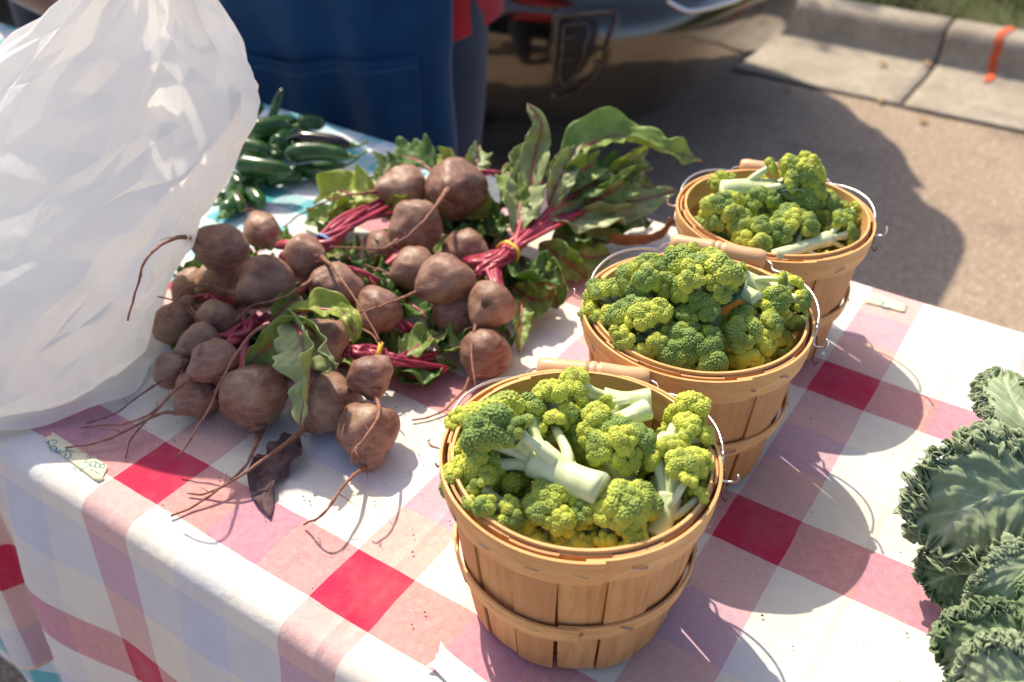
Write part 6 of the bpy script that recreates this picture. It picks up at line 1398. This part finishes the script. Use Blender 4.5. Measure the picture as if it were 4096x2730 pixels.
V = []
na_, nz_ = 60, 24
for j in range(nz_):
    f = j / (nz_ - 1)
    for i in range(na_):
        a = 2 * math.pi * i / na_
        n0 = mnoise.noise(Vector((math.cos(a) * 1.5, math.sin(a) * 1.5, f * 2 + 5)))
        r = (1.0 + .22 * n0 + .10 * math.sin(a * 7 + f * 3)) * (1 - .55 * f ** 2)
        V.append(W(12.05 + 1.15 * r * math.cos(a), 10.35 + .75 * r * math.sin(a), .10 + 1.5 * f + .1 * n0 * f))
V = np.array(V).reshape(nz_, na_, 3).transpose(1, 0, 2).reshape(-1, 3)
tag(mk('produce_bag', V, grid_faces(na_, nz_, 0, True), M['bag_film']), 'crumpled white produce bag at the frame edge beyond the kale', 'bag')

# ================================================================== CRUMBS
V = []; F = []
r_ = random.Random(5)
spots = [(r_.gauss(1.0, 2.2), r_.gauss(.6, 1.0)) for _ in range(90)] + [(r_.uniform(7.5, 11), r_.uniform(0, 8)) for _ in range(40)] + [(r_.uniform(2.5, 5.2), r_.uniform(1, 6)) for _ in range(60)]
for u, v_ in spots:
    if v_ < -.3: continue
    x, y, z = drop_map(u, v_, .10, fold_red, .95, wr_red)
    p = W(x, y, z); o = len(V); s = r_.uniform(.0004, .0016)
    for d_ in ((1, 0, 0), (-.6, .8, 0), (-.6, -.8, 0), (0, 0, 1)):
        V.append(p + Vector(d_) * s * r_.uniform(.6, 1.4))
    F += [(o, o + 1, o + 3), (o + 1, o + 2, o + 3), (o + 2, o, o + 3)]
tag(mk('crumbs', V, F, M['pepper_stem'], smooth=False), 'tiny green and brown crumbs scattered on the red checked cloth', None, kind='stuff')

# ================================================================== PARKED CAR
LC = 4.4; XC = -.385 - LC / 2; YC = 2.72; HWd = .90
LEV = [(.19, .16), (.22, .07), (.27, .02), (.36, .0), (.50, -.015), (.56, .0), (.60, .03), (.75, .04), (.95, .06), (1.04, .10)]
EXP = 2 / 4.6
def car_pt(th, z, off=0.0):
    i = float(np.interp(z, [a for a, b in LEV], [b for a, b in LEV])) - off
    c, s = math.cos(th), math.sin(th)
    return Vector((XC + (LC / 2 - i) * math.copysign(abs(c) ** (EXP * .72), c), YC + (HWd - i) * math.copysign(abs(s) ** EXP, s), z))
car = thing('parked_car', (XC, YC, 0), 'glossy black car parked along the kerb behind the table', 'car')
TH = []
for q in range(4):
    a = np.linspace(0, 1, 60, endpoint=False)
    TH += list(q * math.pi / 2 + (a ** 1.0) * math.pi / 2)
def smoothz():
    zs = [.19, .205, .22, .24, .27, .31, .36, .42, .50, .54, .56, .575, .60, .65, .75, .85, .95, 1.0, 1.04]
    return zs
zs = smoothz()
WX = [XC + LC / 2 - .93, XC - LC / 2 + .93]
V = [car_pt(a, z) for a in TH for z in zs]
F = []
for f in grid_faces(len(TH), len(zs), 0, True):
    c = sum((V[i] for i in f), Vector()) / 4
    if abs(c.y - YC) > .6 and any((c.x - wx) ** 2 + (c.z - .33) ** 2 < .385 ** 2 for wx in WX): continue
    F.append(f)
mk('body', V, F, M['car_paint'], car)
# dark lower valance, underside and wheel wells
V = [car_pt(a, z, -.03) for a in TH for z in (.17, .24)]
mk('valance', V, grid_faces(len(TH), 2, 0, True) , M['car_plastic'], car)
v, f = box((XC, YC, .24), (LC - .5, 1.3, .1)); mk('underbody', v, f, M['car_plastic'], car, smooth=False)
# hood, glasshouse and roof
NQ = len(TH)
def ring(z, ixr, ixf, iy):
    out = []
    for a in TH:
        c, s = math.cos(a), math.sin(a)
        x = math.copysign(abs(c) ** (EXP * .8), c); y = math.copysign(abs(s) ** EXP, s)
        out.append(Vector((XC + (LC / 2 - ixr) * x if x > 0 else XC + (LC / 2 - ixf) * x, YC + (HWd - iy) * y, z)))
    return out
r0 = [car_pt(a, 1.04) for a in TH]; r1 = ring(1.06, .16, 1.15, .13)
mk('shoulder', [r[i] for i in range(NQ) for r in (r0, r1)], grid_faces(NQ, 2, 0, True), M['car_paint'], car)
g0 = ring(1.058, .17, 1.16, .135); g1 = ring(1.35, .20, 1.70, .22); g2 = ring(1.56, .26, 2.05, .30)
mk('window_glass', [r[i] for i in range(NQ) for r in (g0, g1, g2)], grid_faces(NQ, 3, 0, True), M['glass_dark'], car)
rr = [ring(1.555, .20, 2.03, .285), ring(1.585, .26, 2.10, .33), ring(1.60, .7, 2.3, .5), ring(1.61, 1.9, 2.6, .85)]
mk('roof', [r[i] for i in range(NQ) for r in rr], grid_faces(NQ, 4, 0, True), M['car_paint'], car)
for sy in (-1, 1):
    for fx, nm in ((.34, 'pillar'), (1.5, 'pillar'), (2.35, 'pillar')):
        a = Vector((XC + LC / 2 - fx, YC + sy * (HWd - .128), 1.05)); b = Vector((XC + LC / 2 - fx - .10, YC + sy * (HWd - .285), 1.56))
        v, f = tube([tuple(a), tuple(b)], .028, 8); mk(nm, v, f, M['car_paint'], car)
for wx in WX:
    for sy in (-1, 1):
        y0 = YC + sy * (HWd - .13)
        prof_ = [(.20, -.1), (.30, -.11), (.33, -.08), (.335, 0), (.33, .08), (.30, .11), (.20, .1)]
        V = []; n = 48
        for i in range(n):
            a = 2 * math.pi * i / n
            for r, o in prof_: V.append((wx + r * math.cos(a), y0 + o, .335 + r * math.sin(a)))
        wheel = mk('wheel', V, grid_faces(n, len(prof_), 0, True), M['tyre'], car)
        V = []; F = []
        for k in range(5):
            a = 2 * math.pi * k / 5
            v, f = tube([(wx, y0 + sy * .07, .335), (wx + .2 * math.cos(a), y0 + sy * .09, .335 + .2 * math.sin(a))], [.045, .03], 8)
            F += [tuple(q + len(V) for q in t2) for t2 in f]; V += [tuple(p) for p in v]
        mk('rim', V, F, M['alloy'], wheel)
        V = []
        for i in range(25):
            a = math.pi * (i / 24 * 1.3 - .15)
            V += [(wx + .40 * math.cos(a), YC + sy * (HWd - .32), .33 + .40 * math.sin(a)), (wx + .40 * math.cos(a), YC + sy * (HWd - .02), .33 + .40 * math.sin(a))]
        mk('wheel_well', V, grid_faces(25, 2), M['car_plastic'], car)
# corner lamp pod on the bumper
def cp(q, off): return tuple(car_pt(q[0], q[1], off))
def strip(pts, r, off, name, mat, parent, closed=False, n=60):
    P = [cp(q, off) for q in pts]
    if closed: P = P + [P[0]]
    path = spline(P, n)
    if closed: path = path[:-1]
    v, f = tube(path, r, 8, closed=closed)
    return mk(name, v, f, mat, parent)
fr = strip(POD['frame'], .011, .001, 'lamp_surround', M['car_paint'], car, True, 90)
cen = np.mean(np.array(POD['recess']), 0)
ring_ = POD['recess']
Pp = spline([(a, b, 0) for a, b in ring_ + [ring_[0]]], 60)[:-1, :2]
V = [cp(cen, .002)]
for k in (.4, .8, .97, 1.0):
    for q in Pp: V.append(cp(cen + (q - cen) * k, .003 if k < 1 else -.004))
F = [(0, 1 + i, 1 + (i + 1) % 59) for i in range(59)]
for r in range(3):
    o = 1 + r * 59
    F += [(o + i, o + 59 + i, o + 59 + (i + 1) % 59, o + (i + 1) % 59) for i in range(59)]
rec = mk('lamp_recess', V, F, M['car_plastic'], car)
for bar in POD['bars']:
    strip(bar, .006, .006, 'lamp_trim', M['pod_trim'], rec, n=24)
strip(POD['lip'], .006, .004, 'lamp_lip', M['pod_trim'], rec, n=24)
strip(POD['chrome'], .008, .004, 'chrome_strip', M['chrome'], car, n=50)
# tail lamps and tailgate seam
for sg in (-1, 1):
    V = []
    for i in range(16):
        for z in np.linspace(.74, .98, 6):
            V.append(car_pt(sg * (.30 + .55 * i / 15), float(z), .006 + .004 * math.sin(math.pi * i / 15)))
    mk('tail_lamp', V, grid_faces(16, 6), M['lamp_red'], car)
strip([(-.30, .66), (-.1, .655), (.1, .655), (.30, .66)], .004, .001, 'tailgate_seam', M['car_plastic'], car)
V = [car_pt(a, z, .006) for a in np.linspace(-.02, .02, 8) for z in (.66, .78)]
mk('number_plate', V, grid_faces(8, 2), M['table_plastic'], car)

# ================================================================== PEOPLE
def skin_mesh(name, verts, edges, mat, parent, root=0, sub=2):
    """verts: (x, y, z, rx, ry)"""
    me = bpy.data.meshes.new(name)
    me.from_pydata([v[:3] for v in verts], edges, [])
    o = bpy.data.objects.new(name, me)
    COL.objects.link(o)
    sm = o.modifiers.new('skin', 'SKIN'); sm.use_smooth_shade = True
    sd = me.skin_vertices[0].data
    for i, v in enumerate(verts):
        sd[i].radius = (v[3], v[4]); sd[i].use_root = (i == root)
    ss = o.modifiers.new('sub', 'SUBSURF'); ss.levels = sub; ss.render_levels = sub
    dg = bpy.context.evaluated_depsgraph_get()
    nm = bpy.data.meshes.new_from_object(o.evaluated_get(dg))
    bpy.data.objects.remove(o)
    nm.materials.clear(); nm.materials.append(mat)
    nm.name = name
    ob = bpy.data.objects.new(name, nm)
    return link(ob, parent)

def person(label, loc, yaw, shirt, pants, skin, arms, shirt_hem=.92, girth=1.0, legs=.12, group=None):
    t_ = thing('person', loc, label, 'person', group)
    Q = Matrix.Rotation(yaw, 4, 'Z'); L = Vector(loc)
    def T(p): return tuple(L + (Q @ Vector(p)))
    def tv(p, rx, ry=None): return (*T(p), rx, ry or rx)
    # body: pelvis root, spine, neck, head, arms with hands, lower legs
    vs_ = [tv((0, 0, .93), .13 * girth, .10 * girth), tv((0, .01, 1.12), .125 * girth, .095 * girth), tv((0, .015, 1.33), .15, .10), tv((0, .02, 1.46), .06, .06), tv((0, .0, 1.55), .058, .062), tv((0, -.015, 1.66), .078, .092), tv((0, -.005, 1.74), .06, .075),
           tv((0, -.105, 1.615), .016, .016)]
    ed = [(0, 1), (1, 2), (2, 3), (3, 4), (4, 5), (5, 6), (5, 7)]
    ends = {}
    for sx, (el, wr, hd) in zip((-1, 1), arms):
        i = len(vs_)
        vs_ += [tv((sx * .19, .02, 1.40), .06), tv(el, .042), tv(tuple(np.array(el) * .45 + np.array(wr) * .55), .036), tv(wr, .026, .022)]
        ed += [(2, i), (i, i + 1), (i + 1, i + 2), (i + 2, i + 3)]
        w_ = np.array(wr); d_ = np.array(hd) - w_; d_ = d_ / np.linalg.norm(d_)
        side = np.cross(d_, [0, 0, 1.0]); side /= np.linalg.norm(side) + 1e-9
        dn = np.array([0, 0, -1.0])
        vs_ += [tv(tuple(w_ + d_ * .045), .030, .016)]
        ed += [(i + 3, i + 4)]
        for k, (o_, ln) in enumerate(((-.030, .070), (-.010, .080), (.010, .076), (.029, .060))):
            j = len(vs_)
            b0 = w_ + d_ * .088 + side * o_
            vs_ += [tv(tuple(b0), .0105), tv(tuple(b0 + d_ * ln * .5 + dn * .006), .009), tv(tuple(b0 + d_ * ln * .85 + dn * .026), .0075)]
            ed += [(i + 4, j), (j, j + 1), (j + 1, j + 2)]
        j = len(vs_)
        th = side * (-.042 * sx)
        vs_ += [tv(tuple(w_ + d_ * .045 + th), .011), tv(tuple(w_ + d_ * .085 + th * 1.25 + dn * .012), .009)]
        ed += [(i + 4, j), (j, j + 1)]
    for sx in (-1, 1):
        i = len(vs_)
        vs_ += [tv((sx * .10, .01, .84), .085), tv((sx * legs, .0, .50), .058), tv((sx * legs, .02, .12), .036), tv((sx * legs, .0, .05), .035, .03), tv((sx * legs * 1.1, -.13, .035), .035, .022)]
        ed += [(0, i), (i, i + 1), (i + 1, i + 2), (i + 2, i + 3), (i + 3, i + 4)]
    skin_mesh('body', vs_, ed, skin, t_)
    # trousers
    hip = .155 * girth
    lv = [tv((0, .0, .97), hip * 1.02, .125 * girth), tv((0, .0, .88), hip * 1.06, .125 * girth)]
    le = [(0, 1)]
    for sx in (-1, 1):
        i = len(lv)
        lv += [tv((sx * legs * .95, .0, .76), .108 * (1 + (girth - 1) * .5)), tv((sx * legs, -.005, .50), .085 * (1 + (girth - 1) * .4)), tv((sx * legs, .015, .25), .068), tv((sx * legs, .015, .07), .066)]
        le += [(1, i), (i, i + 1), (i + 1, i + 2), (i + 2, i + 3)]
    skin_mesh('trousers', lv, le, pants, t_, 1)
    # shirt: lofted torso with sleeves
    ht = hip * .97
    lev = [(shirt_hem, ht * 1.02, .150 * girth), (shirt_hem + .01, ht * 1.02, .150 * girth), (.90, ht, .148 * girth), (1.02, ht * .96, .145 * girth), (1.15, .165 * girth, .135 * girth), (1.30, .20, .135), (1.40, .205, .12), (1.455, .15, .095), (1.485, .075, .075)]
    zl = np.linspace(0, 1, 46); lz = spline(lev, 46)
    V = []
    n = 56
    for i in range(n):
        a = 2 * math.pi * i / n
        for z, rx, ry in lz:
            fd = 1 + .03 * math.sin(a * 6 + z * 5) * max(0, min(1, (1.15 - z) * 3))
            V.append(T((rx * fd * math.cos(a), .01 + ry * fd * math.sin(a), z)))
    parts = [(np.array(V), grid_faces(n, 46, 0, True))]
    for sx, (el, wr, hd) in zip((-1, 1), arms):
        e2 = np.array(el) * .8 + np.array((sx * .19, .02, 1.40)) * .2
        parts.append(tube(spline([T((sx * .12, .02, 1.41)), T((sx * .20, .02, 1.38)), T(tuple(e2))], 12), np.linspace(.075, .066, 12), 14))
    v, f = join(parts)
    solid(mk('shirt', v, f, shirt, t_), .002, 1)
    for sx in (-1, 1):
        skin_mesh('shoe', [tv((sx * legs, .04, .05), .045, .045), tv((sx * legs * 1.05, -.05, .045), .048, .042), tv((sx * legs * 1.12, -.16, .035), .045, .03)], [(0, 1), (1, 2)], M['shoe'], t_, 1, 1)
    # hair and eyes
    V = []; n = 22
    for i in range(n):
        for j in range(12):
            a = 2 * math.pi * i / n; b = math.pi * .62 * j / 11
            p = Vector((.084 * math.sin(b) * math.cos(a), .012 + .102 * math.sin(b) * math.sin(a), 1.675 + .105 * math.cos(b)))
            if p.y < -.05 and p.z < 1.71: p.y = -.05
            V.append(T(p))
    mk('hair', V, grid_faces(n, 12, 0, True), M['hair_dark'], t_)
    for sx in (-1, 1):
        v, f = ico(2); v = v * .012 + np.array(T((sx * .032, -.092, 1.645))); mk('eye', v, f, M['eye_white'], t_)
    return t_, T

vend, TV = person('vendor in a blue apron over a red shirt and dark jeans behind the table', (-.635, 1.13, 0), 0.0, M['shirt_red'], M['jeans'], M['skin_fair'],
              [((-.33, -.02, 1.14), (-.14, -.25, 1.13), (-.05, -.30, 1.12)), ((.33, -.02, 1.14), (.14, -.27, 1.18), (.04, -.31, 1.17))], shirt_hem=.785, girth=1.62, legs=.14)
# apron: curved sheet hanging in front, gathered at the waist tie, with a wide pocket
def apron_pt(a, z, off=0.0):
    """a in -1..1 across, z height"""
    top = max(0, min(1, (z - 1.05) / .30))
    span = math.radians((100 if a < 0 else 63) - (52 if a < 0 else 12) * top)
    wst = .292 - .05 * top
    fl = max(0, (1.0 - z))
    rx = (.325 + .02 * fl) * (1 - .16 * top); ry = (.262 + .02 * fl) * (1 - .3 * top)
    th = -math.pi / 2 + a * span
    fd = (.034 * math.sin(a * 7.0 + 1.0 + z * 3) + .018 * math.sin(a * 16 + 2 + z * 5) + .02 * mnoise.noise(Vector((a * 3, z * 6, 0)))) * min(1, fl * 2.2)
    k = max(0, (a - .55) / .45) * max(0, (.80 - z) / .3)      # the free lower corner swings inward
    return TV(((rx + off + fd) * math.cos(th) - .03 * k, (ry + off + fd) * math.sin(th) + .02 * k, z))
na, nz = 60, 60
V = [apron_pt(i / (na - 1) * 2 - 1, .44 + (1.36 - .44) * j / (nz - 1)) for i in range(na) for j in range(nz)]
ap = mk('apron', V, grid_faces(na, nz), M['apron_blue'], vend); solid(ap, .0015, 1)
def pk_top(a): return .775 - .018 * math.cos((a + .05) * 4.4) 
V = []
for i in range(50):
    a = -.72 + 1.50 * i / 49
    for j in range(24):
        f = j / 23; z = .50 + (pk_top(a) - .50) * f
        V.append(apron_pt(a, z, .005 + .012 * f * f * (1 - abs(a / .75) ** 2)))
pk = mk('pocket', V, grid_faces(50, 24), M['apron_blue'], ap); solid(pk, .0015, 1)
V = []
for i in range(50):
    a = -.72 + 1.50 * i / 49
    for dz in (-.022, -.0185):
        V.append(apron_pt(a, pk_top(a) + dz, .0195 - .012 * abs(a / .75) ** 2))
mk('stitching', V, grid_faces(50, 2), M['apron_stitch'], ap)
p2, T2 = person('person with a bare brown forearm reaching over the table behind the bag', (-1.38, .98, 0), .0, M['shirt_grey'], M['jeans'], M['skin_brown'],
           [((-.30, .02, 1.12), (-.22, -.22, 1.05), (-.15, -.30, 1.04)), ((.28, -.34, .90), (.555, -.375, .868), (.65, -.385, .86))])
for k, (lab, loc, yaw, sh, pa) in enumerate(CUSTOMERS):
    person(lab, loc, yaw, M[sh], M[pa], M['skin_fair'], [((-.26, .02, 1.12), (-.22, -.16, .95), (-.2, -.26, .93)), ((.26, .02, 1.12), (.22, -.16, .95), (.2, -.26, .93))])
